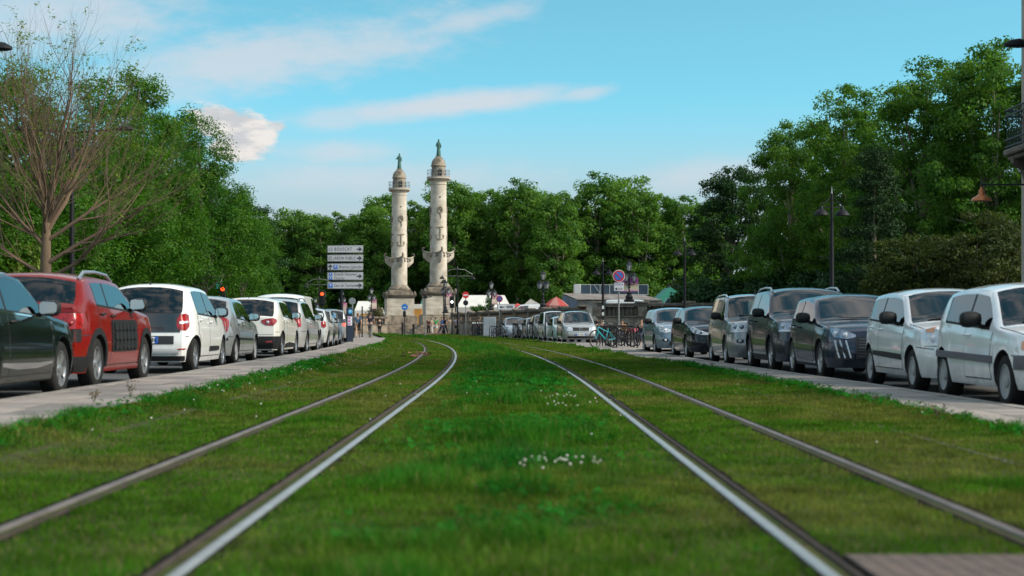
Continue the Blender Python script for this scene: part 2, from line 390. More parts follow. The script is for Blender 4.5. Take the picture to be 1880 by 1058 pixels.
    def _body(s, black_roof):
        st = {0.0, s.L, s.cowl[0], s.header, s.rear, s.rb[0], s.xB - .035, s.xB + .035, s.xg1, s.xg1 + .03}
        must = set(st)
        for xc in s.wx:
            for k in range(13): st.add(xc + s.Ra * .9995 * math.cos(PI * k / 12)); 
            for q in (-1, 1): st.add(xc + q * (s.Ra + .002)); must.add(xc + q * (s.Ra + .002)); must.add(xc + q * s.Ra * .9995)
        must |= {x for x in st}
        for x in np.linspace(0, s.L, int(s.L / .09)):
            if min(abs(x - q) for q in must) > .04: st.add(float(x))
        for x in (.03, .08, s.L - .03, s.L - .08): st.add(x)
        xs = sorted(st); S = [s.section(x) for x in xs]; nr = len(S[0])
        V = {}; G = {'body': [], 'side_window': [], 'rear_side_window': [], 'windscreen': [], 'rear_window': []}
        for sg in (1, -1):
            for i, x in enumerate(xs):
                for j, (y, z) in enumerate(S[i]): V[(sg, i, j)] = s.D(x, sg * y, z)
            for i in range(len(xs) - 1):
                xm = (xs[i] + xs[i + 1]) / 2
                for j in range(nr - 1):
                    q = [V[(sg, i, j)], V[(sg, i + 1, j)], V[(sg, i + 1, j + 1)], V[(sg, i, j + 1)]]
                    if j == 8 and s.cowl[0] + .22 < xm < s.xg1:
                        if abs(xm - s.xB) < .04: G['body'].append((q, 1))
                        else: G['side_window' if xm < s.xB else 'rear_side_window'].append((q, sg))
                    elif j in (7, 9) and s.cowl[0] + .22 < xm < s.xg1 + .03: G['body'].append((q, 1 if j == 7 else 0))
                    elif j == 8 and s.xg1 < xm < s.xg1 + .03: G['body'].append((q, 1))
                    elif j >= 11 and s.cowl[0] < xm < s.header: G['windscreen'].append((q, 0))
                    elif j >= 11 and s.rear < xm < s.rb[0]: G['rear_window'].append((q, 0))
                    elif s.black_tail and j >= 8 and xm > s.rb[0]: G['body'].append((q, 1))
                    elif j >= 10 and s.header < xm < s.rear and black_roof: G['body'].append((q, 1))
                    else: G['body'].append((q, 0))
        for i, e in ((0, 0), (len(xs) - 1, 1)):
            sec = S[i]; m = 13
            for j in range(7):
                (y0, z0), (y1, z1) = sec[j], sec[j + 1]
                for k in range(m - 1):
                    a, b = -1 + 2 * k / (m - 1), -1 + 2 * (k + 1) / (m - 1)
                    G['body'].append(([s.D(xs[i], a * y0, z0), s.D(xs[i], b * y0, z0), s.D(xs[i], b * y1, z1), s.D(xs[i], a * y1, z1)], 0))
            yb, zb = sec[7]; up = sec[7:][::-1]; ys, zs = zip(*up); ysn = [-y for y in ys]
            for k in range(m - 1):
                a, b = yb * (-1 + 2 * k / (m - 1)), yb * (-1 + 2 * (k + 1) / (m - 1))
                za, zb2 = float(np.interp(abs(a), ys, zs)), float(np.interp(abs(b), ys, zs))
                G['body'].append(([s.D(xs[i], a, zb), s.D(xs[i], b, zb), s.D(xs[i], b, zb2), s.D(xs[i], a, za)], 0))
        cen = Vector((0, 0, .62))
        def make(name, quads, mats):
            bm = bmesh.new()
            for q, mi in quads:
                if len({(round(p.x, 4), round(p.y, 4), round(p.z, 4)) for p in q}) < 3: continue
                vs = [bm.verts.new(p) for p in q]; f = bm.faces.new(vs); f.material_index = mi
            bmesh.ops.remove_doubles(bm, verts=bm.verts, dist=6e-4)
            bm.normal_update()
            for f in bm.faces:
                c = f.calc_center_median(); ref = c - Vector((0, max(-s.L / 2 + .9, min(s.L / 2 - .9, c.y)), .6))
                if f.normal.dot(ref) < 0: f.normal_flip()
                f.smooth = True
            me = bpy.data.meshes.new(name); bm.to_mesh(me); bm.free()
            for q in mats: me.materials.append(q)
            me.set_sharp_from_angle(angle=math.radians(52)); return link(bpy.data.objects.new(name, me), s.root)
        make('body', G['body'], [s.paint, M_TRIM])
        for k in ('side_window', 'rear_side_window'):
            for sg in (1, -1): make('side_window', [(q, 0) for q, g in G[k] if g == sg], [s.glass])
        make('windscreen', G['windscreen'], [M_WIND]); make('rear_window', G['rear_window'], [M_GLASSD])
        # wiper
        b = MB(); z0 = s.cowl[1] - .01
        b.tube([s.D(s.cowl[0] + .02, -.10, z0 + .055), s.D(s.cowl[0] + .06, .5, z0 + .06)], .010, 4); b.build('wiper', M_INK, s.root)
    def _under(s):
        b = MB()
        for xc in s.wx:
            for sg in (1, -1):
                n = 12; P = []
                for k in range(n + 1):
                    a = PI * k / n; x, z = xc + s.Ra * math.cos(a), s.R + s.Ra * math.sin(a)
                    y = s.w(x, z) - .004; P += [s.D(x, sg * y, z), s.D(x, sg * (y - .30), z)]
                b.add(P, [(2 * k, 2 * k + 1, 2 * k + 3, 2 * k + 2) for k in range(n)])
        yy = s.W / 2 - .10
        b.box((0, s.L / 2 - (s.wx[0] + s.wx[1]) / 2, .30), (2 * yy, s.wx[1] - s.wx[0] - 2 * s.Ra - .04, .17))
        b.box((0, 0, .33), (s.W - .66, s.L - .5, .17))
        for y, ln in ((s.L / 2 - .22, .36), (-s.L / 2 + .24, .36)): b.box((0, y, .30), (s.W * .68, ln, .12))
        b.build('underbody', M_INK, s.root)
    def _wheels(s, style):
        ty, rim = wheel_meshes(style, s.R)
        for xc in s.wx:
            for sg in (1, -1):
                e = link(bpy.data.objects.new('wheel', None), s.root); e.empty_display_size = .1
                e.location = (sg * (s.w(xc, s.R + .35) - .115), s.L / 2 - xc, s.R); e.rotation_euler = (random.uniform(0, 6), 0, 0 if sg > 0 else PI)
                inst('tyre', ty, e); inst('rim', rim, e)
    def _inside(s):
        zs = .62 + (s.H - 1.45) * .5; yf = s.L / 2 - (s.xB - .15); yr = s.L / 2 - min(s.rear - .35, s.xB + .75)
        for sx in (-.36, .36):
            b = MB(); b.box((sx, yf, zs + .18), (.48, .13, .58), Matrix.Rotation(-.25, 3, 'X')); b.box((sx, yf - .12, zs + .58), (.26, .09, .17)); b.box((sx, yf + .25, zs - .08), (.5, .5, .14))
            b.build('seat', M_SEAT, s.root, bevel=.03)
        b = MB(); b.box((0, yr, zs + .20), (1.2, .14, .52), Matrix.Rotation(-.3, 3, 'X'))
        for sx in (-.36, .36): b.box((sx, yr - .12, zs + .52), (.24, .08, .14))
        b.build('rear_bench', M_SEAT, s.root, bevel=.03)
        b = MB(); b.box((0, s.L / 2 - s.cowl[0] - .42, s.cowl[1] - .16), (s.W * .78, .55, .2)); b.tube([(-.36 + .17 * math.cos(a), s.L / 2 - s.cowl[0] - .85 - .05 * math.sin(a), s.cowl[1] - .05 + .17 * math.sin(a)) for a in np.linspace(0, 2 * PI, 13)], .014, 5, False)
        b.box((0, 0, .50), (s.W * .82, s.L - 1.3, .10)); b.build('dashboard', M_SEAT, s.root)
    # --- pieces laid on the surface
    def _band(s, fn, cols, nz, off, nu=None):
        us = [c[0] for c in cols]; nu = nu or max(2, int(abs(us[-1] - us[0]) / .05) + 1)
        uu = sorted(set(list(np.linspace(us[0], us[-1], nu)) + us)); lo = np.interp(uu, us, [c[1] for c in cols]); hi = np.interp(uu, us, [c[2] for c in cols])
        G = [[fn(u, a + (b - a) * k / nz, off) for k in range(nz + 1)] for u, a, b in zip(uu, lo, hi)]
        S = [[fn(u, a + (b - a) * k / nz, -.012) for k in range(nz + 1)] for u, a, b in zip(uu, lo, hi)]
        n = len(uu); V = [p for r in G for p in r] + [p for r in S for p in r]; o = n * (nz + 1); I = lambda i, k: i * (nz + 1) + k
        f = [(I(i, k), I(i + 1, k), I(i + 1, k + 1), I(i, k + 1)) for i in range(n - 1) for k in range(nz)]
        for i in range(n - 1):
            for k in (0, nz): f.append((I(i, k), I(i + 1, k), o + I(i + 1, k), o + I(i, k)))
        for k in range(nz):
            for i in (0, n - 1): f.append((I(i, k), I(i, k + 1), o + I(i, k + 1), o + I(i, k)))
        nf = (n - 1) * nz
        a = (V[f[nf // 2][1]] - V[f[nf // 2][0]]).cross(V[f[nf // 2][2]] - V[f[nf // 2][0]]); c = V[f[nf // 2][0]]
        ref = c - Vector((0, max(-s.L / 2 + .9, min(s.L / 2 - .9, c.y)), .6))
        if a.dot(ref) < 0: f = [q[::-1] for q in f]
        return V, f
    def band(s, name, m, kind, cols, off=.006, nz=3, sides=(1, -1), parent=None, one=False, smooth=40):
        """kind: 'side', 'front', 'rear'; cols = (along, z low, z high)"""
        out = []; acc = MB()
        for sg in (sides if kind == 'side' or not one else (1,)):
            if kind == 'side': fn = lambda u, z, o, sg=sg: s.side(u, z, sg, o)
            else: fn = lambda u, z, o, sg=sg: s.wrap(u * sg, z, 0 if kind == 'front' else 1, o)
            b = MB(); b.add(*s._band(fn, cols, nz, off)); out.append(b.build(name, m, parent or s.root, smooth=smooth))
        return out
    def mid(s, name, m, kind, w2, z0, z1, off=.006, nz=3, parent=None, top=None):
        return s.band(name, m, kind, [(-w2, z0, z1), (0, z0, top or z1), (w2, z0, z1)] if top else [(-w2, z0, z1), (w2, z0, z1)], off, nz, parent=parent, one=True)[0]
    def _doors(s, doors):
        b0, b1 = s.cowl[0] + .12, s.wx[1] - s.Ra + (.30 if doors == 5 else -.05)
        cuts = [(b0, s.xB - .01), (s.xB + .01, min(b1, s.xg1 + .05))] if doors == 5 else [(b0, s.xB + .02)]
        for x0, x1 in cuts:
            xs = np.linspace(x0, x1, 15); cols = [(float(x), max(s.sill + .09, s.zlow(x) + .07), s.B(x) - .015) for x in xs]
            for sg in (1, -1):
                b = MB(); fn = lambda u, z, o, sg=sg: s.side(u, z, sg, o)
                b.cur = 1
                for e, (q0, q1) in ((0, (x0 - .014, x0)), (1, (x1, x1 + .014))):
                    z0, z1 = (cols[0][1:], cols[-1][1:])[e]; b.add(*s._band(fn, [(q0, z0, z1), (q1, z0, z1)], 6, .0022, 2))
                b.add(*s._band(fn, [(c[0], c[1] - .014, c[1]) for c in cols], 1, .0022, 15))
                b.cur = 0; b.add(*s._band(fn, cols, 8, .0035, 15))
                d = b.build('door', [s.paint, M_INK], s.root, smooth=40)
                xh = x1 - .13; zh = s.B(xh) - .09
                if x1 > s.xB + .1: xh = x1 - .16
                hb = MB(); p = [s.side(xh - .09, zh, sg, .012), s.side(xh - .03, zh + .004, sg, .045), s.side(xh + .05, zh + .004, sg, .045), s.side(xh + .09, zh, sg, .012)]
                hb.tube(p, .013, 6); hb.build('handle', s.paint if sum(s.col) > .25 else M_TRIM, d)
    def _seams(s, nz):
        # shut lines of the bonnet, wings and bumpers
        xf, xr = max(.12, s.wx[0] - s.Ra - .02), min(s.L - .12, s.wx[1] + s.Ra + .02); zf, zr = nz - .20, s.rb[1] - .40
        for sg in (1, -1):
            b = MB(); fn = lambda u, z, o, sg=sg: s.side(u, z, sg, o)
            b.add(*s._band(fn, [(.10, zf - .006, zf + .006), (xf + .10, zf + .02, zf + .032)], 1, .0022)); b.add(*s._band(fn, [(xr - .06, zr - .006, zr + .006), (s.L - .08, zr - .006, zr + .006)], 1, .0022))
            P = [s.D(x, sg * (s.section(x)[10][0] - .01), s.section(x)[10][1] + .002) for x in np.linspace(.06, s.cowl[0] - .02, 9)]; b.tube(P, .007, 4)
            b.build('shut_line', M_INK, s.root)['kind'] = 'stuff'
    def _mirrors(s, m=None):
        x = s.cowl[0] + .52; z = s.B(x) + .105
        for sg in (1, -1):
            b = MB(); y0 = s.w(x, s.B(x)) - .03; c = Vector((sg * (y0 + .155), s.L / 2 - x, z))
            prof = [(0.02, -.12), (.055, -.105), (.075, -.05), (.08, .03), (.072, .09), (.05, .115), (.02, .122)]
            V = []; n = 12
            for r, q in prof:
                for k in range(n):
                    a = 2 * PI * k / n; V.append(c + Vector((sg * q, r * .8 * math.cos(a) + (.03 if math.cos(a) > 0 else 0) * (r / .08), r * 1.15 * math.sin(a))))
            f = [(i * n + k, i * n + (k + 1) % n, (i + 1) * n + (k + 1) % n, (i + 1) * n + k) for i in range(len(prof) - 1) for k in range(n)]
            b.add(V, f + [tuple(range(n)), tuple(range((len(prof) - 1) * n, len(prof) * n))])
            b.tube([Vector((sg * (y0 - .02), c.y + .02, z - .11)), Vector((sg * (y0 + .06), c.y + .01, z - .06))], .028, 6)
            o = b.build('mirror', s.mirror_mat if hasattr(s, 'mirror_mat') else M_TRIM, s.root)
            g = MB(); gx = [-.095, -.06, .07, .10]; gz = [(-.05, .05), (-.068, .072), (-.066, .068), (-.03, .035)]
            P = [c + Vector((sg * q, -.0665, e[0])) for q, e in zip(gx, gz)] + [c + Vector((sg * q, -.0665, e[1])) for q, e in zip(gx, gz)]
            g.add(P, [(i, i + 1, i + 5, i + 4) for i in range(3)]); g.build('mirror_glass', M_MIRR, o, smooth=0)
    def arches(s, m=None, wd=.07, off=.012):
        for xc in s.wx:
            for sg in (1, -1):
                b = MB(); n = 16; A = np.linspace(-.12, PI + .12, n + 1); V = []
                for a in A:
                    for r, o in ((s.Ra - .012, -.01), (s.Ra - .012, off), (s.Ra + wd, off), (s.Ra + wd, -.01)):
                        x, z = xc + r * math.cos(a), max(s.sill, s.R + r * math.sin(a)); V.append(s.side(x, z, sg, o))
                b.add(V, [(4 * i + k, 4 * i + k + 1, 4 * i + k + 5, 4 * i + k + 4) for i in range(n) for k in range(3)]); b.build('arch_trim', m or M_TRIM, s.root)
    def rails(s, m, x0=None, x1=None, h=.075):
        x0, x1 = x0 or s.header + .1, x1 or s.rear - .1
        for sg in (1, -1):
            P = []; 
            for t in (0, .06, .15, .5, .85, .94, 1):
                x = x0 + (x1 - x0) * t; sec = s.section(x); y, z = sec[10]; P.append(s.D(x, sg * (y - .05), z + .02 + h * min(1, 6 * min(t, 1 - t)) * .9))
            MB().tube(P, .022, 6).build('roof_rail', m, s.root)
    def aerial(s, x, h=.10):
        MB().tube([s.D(x, 0, s.T(x) - .005), s.D(x + .05, 0, s.T(x) + h)], [.018, .006], 6).build('aerial', M_INK, s.root)
    def plate(s, end, z, body, w2=.26, h=.055, u0=0.0):
        o = s.band('number_plate', M_PLATE, ('front', 'rear')[end], [(u0 - w2, z - h, z + h), (u0 + w2, z - h, z + h)], .016, 2, one=True)[0]
        for e in ((-1, 1) if True else ()):
            s.band('plate_band', M_PBLUE, ('front', 'rear')[end], [(u0 + e * w2 - (0.05 if e > 0 else 0), z - h, z + h), (u0 + e * w2 + (0.05 if e < 0 else 0), z - h, z + h)], .019, 2, parent=o, one=True)
        p = s.wrap(u0, z, end, .019)
        if body: text(body, .10, M_INK, o, p, (PI / 2, 0, 0 if end == 1 else PI))
        return o
    def badge(s, end, z, r, kind='ring', m=None, parent=None):
        m = m or M_CHROME; p = s.wrap(0, z, end, .02); b = MB(); sgn = -1 if end == 1 else 1
        if kind == 'ring':
            b.tube([p + Vector((r * math.cos(a), 0, r * math.sin(a))) for a in np.linspace(0, 2 * PI, 17)], r * .12, 5, False)
            b.tube([p + Vector((-r * .55, 0, r * .6)), p + Vector((0, 0, -r * .7)), p + Vector((r * .55, 0, r * .6))], r * .09, 4)
        elif kind == 'diamond':
            q = [(0, 1.3), (.95, 0), (0, -1.3), (-.95, 0)]
            V = [p + Vector((r * x * k, sgn * t, r * z_ * k)) for k, t in ((1, 0), (1, .012), (.42, .012), (.42, 0)) for x, z_ in q]
            b.add(V, [(4 * i + k, 4 * i + (k + 1) % 4, 4 * i + 4 + (k + 1) % 4, 4 * i + 4 + k) for i in range(3) for k in range(4)])
        else:
            for dz in (0, .5): b.tube([p + Vector((-r, 0, (dz - .55) * r)), p + Vector((0, 0, (dz + .15) * r)), p + Vector((r, 0, (dz - .55) * r))], r * .14, 4)
        return b.build('badge', m, parent or s.root)
    def place(s, X, Y, z, back, near=None, sc=1.0, right=None):
        """X = place of the near flank, Y = depth of the car's middle; back: True when its rear faces the camera"""
        sgn = (-1 if X < 0 else 1) if right is None else 1
        s.root.scale = (sc, sc, sc); s.root.location = (X + sgn * s.W * sc / 2, Y, z); s.root.rotation_euler = (0, 0, (0 if back else PI) + (near or 0.0)); return s
ZL, ZR = 0.05, -0.05
GL, GR = 'cars parked along the left kerb', 'cars parked along the right kerb'
WHITE, CREAM, SILVER = (.74, .75, .74), (.66, .64, .58), (.40, .41, .42)
def lamps(c, kind, cols, m=None, off=.010, name='headlight', dots=(), dm=None, dr=.05):
    L = c.band(name, m or M_LAMPIN, kind, cols, off, 4)
    for o, sg in zip(L, (1, -1)):
        for u, z in dots:
            b = MB(); p = c.wrap(sg * u, z, 0 if kind == 'front' else 1, off + .002); d = Vector((0, 1 if kind == 'front' else -1, 0))
            b.lathe([(dr, 0), (dr * .96, .012), (dr * .7, .02), (.002, .026)], p, 14, d.to_track_quat('Z', 'Y').to_matrix(), cap=False); b.build('lens', dm or M_CLEAR, o)
    return L
# --- left row, rears towards the lens
c = Car('glossy black-green car with chrome window line, cut by the photo edge before the red car', 'car', (.003, .006, .005), L=4.4, W=1.84, H=1.47, wb=2.65, fo=.85, R=.325, nz=.80, cowl=(1.2, .985), header=2.0, rear=3.7, rb=(4.15, 1.02), beltr=1.01, group=GL, rim='five', rough=.2).place(-5.27, 17.25, ZL, True)
c.band('window_chrome', M_CHROME, 'side', [(float(x), c.B(x) - .008, c.B(x) + .012) for x in np.linspace(1.5, 3.4, 12)], .010, 1)
c.band('sill_chrome', M_CHROME, 'side', [(1.35, .40, .43), (1.9, .36, .42), (2.6, .36, .43), (3.1, .40, .44)], .014, 1)
c = Car('red crossover with dark padded door panels and silver roof rails', 'car', (.155, .006, .004), L=4.16, W=1.75, H=1.49, wb=2.595, fo=.82, R=.325, nz=.88, cowl=(1.15, 1.05), header=1.9, rear=3.72, rb=(4.0, 1.08), beltr=1.06, group=GL, rim='five', rough=.22, trimarch=True, xg1=3.35, roundr=.12).place(-5.42, 22.13, ZL, True, 0, 1.035)
c.rails(M_RIM, h=.085)
for sg in (1, -1):
    pad = c.band('door_pad', M_TRIM, 'side', [(1.42, .48, .86), (1.5, .46, .88), (2.7, .46, .88), (2.78, .48, .86)], .016, 3, sides=(sg,))[0]
    for i in range(6):
        for j in range(3):
            x0, z0 = 1.475 + i * .206, .485 + j * .127
            b = MB(); b.add(*c._band(lambda u, z, o: c.side(u, z, sg, o), [(x0, z0 + .02, z0 + .09), (x0 + .03, z0, z0 + .11), (x0 + .15, z0, z0 + .11), (x0 + .18, z0 + .02, z0 + .09)], 2, .034, 5)); b.build('pad', M_TRIM, pad)
c.mid('tail_panel', M_TRIM, 'rear', .90, .60, .965, .010)
lamps(c, 'rear', [(.46, .78, .94), (.50, .76, .955), (.86, .76, .955), (.93, .78, .95)], M_TAIL, .02, 'tail_light', ((.58, .83), (.70, .83)), M_TAIL, .035)
c.mid('bumper_skirt', M_TRIM, 'rear', 1.05, .23, .42, .010)
c.mid('tailgate_seam', M_INK, 'rear', .80, .445, .452, .004, 1)
c = Car('small white hatchback with a black glass tailgate and red tail lights', 'car', WHITE, L=3.6, W=1.65, H=1.555, wb=2.49, fo=.62, R=.30, nz=.84, cowl=(.85, 1.02), header=1.5, rear=3.15, rb=(3.50, 1.03), beltr=1.01, group=GL, rim='seven', xB=2.0, xg1=2.9, roundr=.20, sill=.2, black_tail=True).place(-5.5, 29.0, ZL, True, 0, 1.02)
tg = c.mid('tailgate', mat('tailgate_black', (.014, .015, .018), .12, coat=1), 'rear', .62, .70, 1.02, .008, 4)
c.badge(1, .885, .062, 'diamond', parent=tg)
text('TWINGO', .075, M_CHROME, tg, c.wrap(.17, .765, 1, .012), space=1.3)
lamps(c, 'rear', [(.56, .80, .92), (.60, .74, 1.0), (.74, .73, 1.02), (.83, .80, .99)], M_TAIL, .016, 'tail_light')
for sg in (1, -1): c.band('lamp_bar', M_CLEAR, 'rear', [(sg * .60, .84, .885), (sg * .79, .86, .895)] if sg > 0 else [(-.79, .86, .895), (-.60, .84, .885)], .022, 1, one=True)
c.mid('plate_recess', M_INK, 'rear', .52, .50, .64, .008); c.plate(1, .57, '', .26, .055)
p = c.wrap(.13, .57, 1, .022); text('7-BN', .105, M_INK, c.root, p, name='plate_lettering')
c.mid('bumper_lip', mat('white_lip', (.45, .47, .48), .4), 'rear', .60, .34, .43, .012); c.mid('bumper_skirt', M_TRIM, 'rear', .72, .215, .30, .014)
c.band('reflector', M_TAIL, 'rear', [(.58, .405, .425), (.74, .41, .43)], .014, 1)
c.band('door_moulding', M_TRIM, 'side', [(1.15, .37, .44), (1.5, .36, .45), (2.05, .36, .45)], .014, 2); c.aerial(3.0, .06)
c = Car('silver grey hatchback between the small white car and the cream crossover', 'car', (.30, .31, .32), L=3.9, W=1.69, H=1.47, wb=2.46, fo=.78, R=.30, nz=.78, cowl=(1.1, .98), header=1.8, rear=3.35, rb=(3.78, 1.0), beltr=.98, group=GL, rim='cap', metal=.4, xg1=3.05, rough=.3).place(-5.75, 34.4, ZL, True)
lamps(c, 'rear', [(.56, .82, .98), (.62, .74, 1.0), (.76, .70, .98), (.85, .86, .93)], M_TAIL, .012, 'tail_light')
c.band('door_moulding', M_TRIM, 'side', [(1.25, .50, .55), (3.0, .53, .58)], .010, 1); c.mid('bumper_strip', M_TRIM, 'rear', .8, .52, .58, .008)
c = Car('cream crossover with black lower bumper and wide dark rear window', 'car', CREAM, L=4.12, W=1.80, H=1.57, wb=2.6, fo=.85, R=.33, nz=.86, cowl=(1.12, 1.05), header=1.85, rear=3.55, rb=(3.98, 1.07), beltr=1.08, group=GL, rim='five', xg1=3.15, roundr=.16).place(-5.85, 41.8, ZL, True)
lamps(c, 'rear', [(.44, .91, .97), (.55, .84, 1.0), (.74, .83, 1.02), (.90, .93, .98)], M_TAIL, .014, 'tail_light', ((.60, .915),), M_CLEAR, .04)
c.mid('bumper_skirt', M_TRIM, 'rear', 1.2, .24, .56, .010, 4); c.plate(1, .77, '', .26, .06); text('RC', .11, MATS['plate_blue'], c.root, c.wrap(.13, .77, 1, .022), name='plate_lettering')
c.band('reflector', M_TAIL, 'rear', [(.56, .40, .44), (.72, .41, .45)], .016, 1); c.band('sill_trim', M_TRIM, 'side', [(1.25, .26, .36), (2.3, .26, .40), (3.0, .26, .36)], .010, 1); c.aerial(3.3, .05)
c.mid('tailgate_seam', M_INK, 'rear', .78, .60, .607, .004, 1)
c = Car('silver estate with roof rails behind the cream crossover', 'car', (.42, .42, .42), L=4.4, W=1.80, H=1.63, wb=2.63, fo=.88, R=.33, nz=.86, cowl=(1.2, 1.04), header=1.95, rear=3.9, rb=(4.28, 1.06), beltr=1.05, group=GL, rim='five', metal=.35).place(-5.98, 47.6, ZL, True)
c.rails(M_RIM); lamps(c, 'rear', [(.60, .86, 1.04), (.68, .78, 1.06), (.86, .80, 1.06)], M_TAIL, .014, 'tail_light')
c = Car('tall white panel van rising over the left row of cars', 'van', (.68, .69, .69), L=4.7, W=1.86, H=1.90, wb=2.9, fo=.85, R=.33, nz=.95, cowl=(.95, 1.16), header=1.7, rear=4.40, rb=(4.58, 1.15), beltr=1.15, tum=.16, group=GL, rim='cap', name='white_van', xB=2.2, xg1=2.3, doors=3).place(-6.75, 54.2, ZL, True)
lamps(c, 'rear', [(.76, .80, 1.20), (.84, .78, 1.24), (.92, .80, 1.22)], M_TAIL, .014, 'tail_light'); c.band('side_moulding', M_TRIM, 'side', [(1.1, .50, .58), (3.2, .50, .58)], .012, 1)
c = Car('pale silver hatchback in front of the white panel van', 'car', (.50, .51, .51), L=4.0, W=1.72, H=1.5, group=GL, rim='five', metal=.2).place(-6.8, 59.5, ZL, True, .05); lamps(c, 'rear', [(.60, .80, .98), (.72, .74, 1.0), (.84, .80, .95)], M_TAIL, .014, 'tail_light')
c = Car('grey hatchback with bright red tail light two cars before the parking meter', 'car', (.24, .25, .25), L=4.1, W=1.74, H=1.52, group=GL, rim='five', metal=.4).place(-7.15, 64.5, ZL, True, .05); lamps(c, 'rear', [(.56, .78, 1.0), (.70, .72, 1.0), (.86, .80, .95)], M_TAIL, .014, 'tail_light')
c = Car('blue grey small car last in the left row before the parking meter', 'car', (.10, .17, .24), L=3.8, W=1.68, H=1.46, group=GL, rim='cap').place(-7.55, 69.6, ZL, True, .06); lamps(c, 'rear', [(.60, .80, .98), (.72, .74, 1.0), (.84, .80, .95)], M_TAIL, .014, 'tail_light')
c = Car('grey people carrier with lit red tail light behind the parking meter', 'car', (.26, .265, .27), L=4.3, W=1.8, H=1.68, rear=3.9, rb=(4.2, 1.05), group=GL, rim='five', metal=.3, tum=.2).place(-8.5, 82, ZL, True, .08); lamps(c, 'rear', [(.66, .82, 1.12), (.78, .78, 1.12), (.88, .84, 1.05)], mat('tail_lamp_lit', (.6, .03, .02), .3, emit=(1, .1, .05), estr=.7), .014, 'tail_light')
# --- right row, fronts towards the lens
c = Car('old white three-door hatchback with grey rubbing strip, nearest in the right row', 'car', (.78, .80, .82), L=3.72, W=1.62, H=1.38, wb=2.385, fo=.72, R=.285, nz=.74, cowl=(1.05, .90), header=1.62, rear=3.2, rb=(3.62, .94), beltr=.92, group=GR, rim='cap', doors=3, xB=2.12, xg1=3.0, dust=.08, roundf=.16).place(5.50, 18.95, ZR, False, 0, 1.06)
c.band('rubbing_strip', mat('grey_rubber', (.10, .10, .115), .6, var=.3), 'side', [(1.06, .47, .55), (2.95, .50, .58), (3.4, .50, .58)], .016, 2)
c.mid('bumper_strip', MATS['grey_rubber'], 'front', 1.05, .42, .57, .014, 3)
lamps(c, 'front', [(.36, .60, .72), (.70, .60, .74), (.82, .61, .73)], M_CLEAR, .012); c.band('indicator', M_AMBER, 'front', [(.82, .62, .73), (.90, .63, .71)], .012, 1)
c.mid('grille', M_INK, 'front', .30, .62, .70, .008); c.plate(0, .50, '', .26, .055)
for zz_, dx in ((1.02, .16), (1.22, .38)): 
    b = MB(); x = 1.05 + dx; p = c.D(x, -.58 + dx * .1, c.T(x) - .005); b.box(p, (.09, .07, .006), Matrix.Rotation(.85, 3, 'X')); b.build('sticker', M_PAPER, c.root)
c = Car('silver white five-door estate with black door mirrors and black bumper intake', 'car', (.66, .68, .70), L=3.85, W=1.65, H=1.425, wb=2.47, fo=.78, R=.29, nz=.78, cowl=(1.12, .95), header=1.75, rear=3.45, rb=(3.75, .98), beltr=.97, group=GR, rim='cap', dust=.03, roundf=.24).place(5.55, 23.25, ZR, False, 0, 1.05)
c.band('door_moulding', M_TRIM, 'side', [(1.25, .42, .50), (2.1, .44, .52), (2.9, .46, .53)], .014, 1)
lamps(c, 'front', [(.40, .64, .70), (.55, .62, .80), (.72, .63, .86), (.90, .72, .84)], M_CLEAR, .012, dots=((.56, .70), (.70, .71)), dr=.055); c.band('indicator', M_AMBER, 'front', [(.70, .80, .865), (.86, .80, .84)], .018, 1)
c.mid('intake', M_INK, 'front', .55, .30, .44, .008); c.mid('bumper_seam', M_INK, 'front', .9, .615, .622, .004, 1); c.mid('grille', M_TRIM, 'front', .34, .645, .70, .008); c.plate(0, .52, '', .26, .055)
b = MB(); b.box(c.D(1.3, -.56, c.T(1.3) + .0), (.08, .12, .006), Matrix.Rotation(.75, 3, 'X')); b.build('sticker', M_PAPER, c.root)
c = Car('dark grey hatchback with slashed daytime lights and a mesh grille', 'car', (.018, .029, .055), L=4.05, W=1.765, H=1.44, wb=2.54, fo=.85, R=.315, nz=.80, cowl=(1.22, .97), header=1.95, rear=3.5, rb=(3.92, .98), beltr=.99, group=GR, rim='five', metal=.3, rough=.22, roundf=.24).place(5.28, 28.5, ZR, False, 0, 1.055)
lamps(c, 'front', [(.46, .70, .74), (.60, .67, .80), (.80, .70, .84), (.92, .80, .85)], M_LAMPIN, .012, dots=((.62, .735), (.76, .755)), dr=.042)
g = c.mid('grille', M_INK, 'front', .46, .36, .70, .010, 4, top=.73)
for r in range(7):
    zc = .39 + r * .045; b = MB(); b.add(*c._band(lambda u, z, o: c.wrap(u, z, 0, o), [(-.42, zc, zc + .016), (.42, zc, zc + .016)], 1, .022, 9)); b.build('slat', MATS['alloy_dark'], g)
for sg in (1, -1):
    for k in range(3):
        u = sg * (.60 + k * .085); b = MB(); q = [(u + sg * .0, .65), (u + sg * .026, .65), (u - sg * .065 + sg * .020, .37), (u - sg * .065, .37)]
        P = [c.wrap(a, z, 0, .022) for a, z in q]; P2 = [c.wrap(a, z, 0, -.01) for a, z in q]; b.add(P + P2, [(0, 1, 2, 3)] + [(i, (i + 1) % 4, (i + 1) % 4 + 4, i + 4) for i in range(4)]); b.build('daytime_light', mat('drl', (.45, .50, .55), .15, coat=1), c.root)
    c.band('bumper_vent', M_INK, 'front', [(sg * .50, .34, .40), (sg * .80, .34, .64)] if sg > 0 else [(-.80, .34, .64), (-.50, .34, .40)], .006, 2, one=True)
c.plate(0, .50, '', .26, .055); c.badge(0, .62, .05, 'lion'); c.band('sill_chrome', M_RIM, 'side', [(1.3, .26, .29), (2.9, .26, .30)], .012, 1)
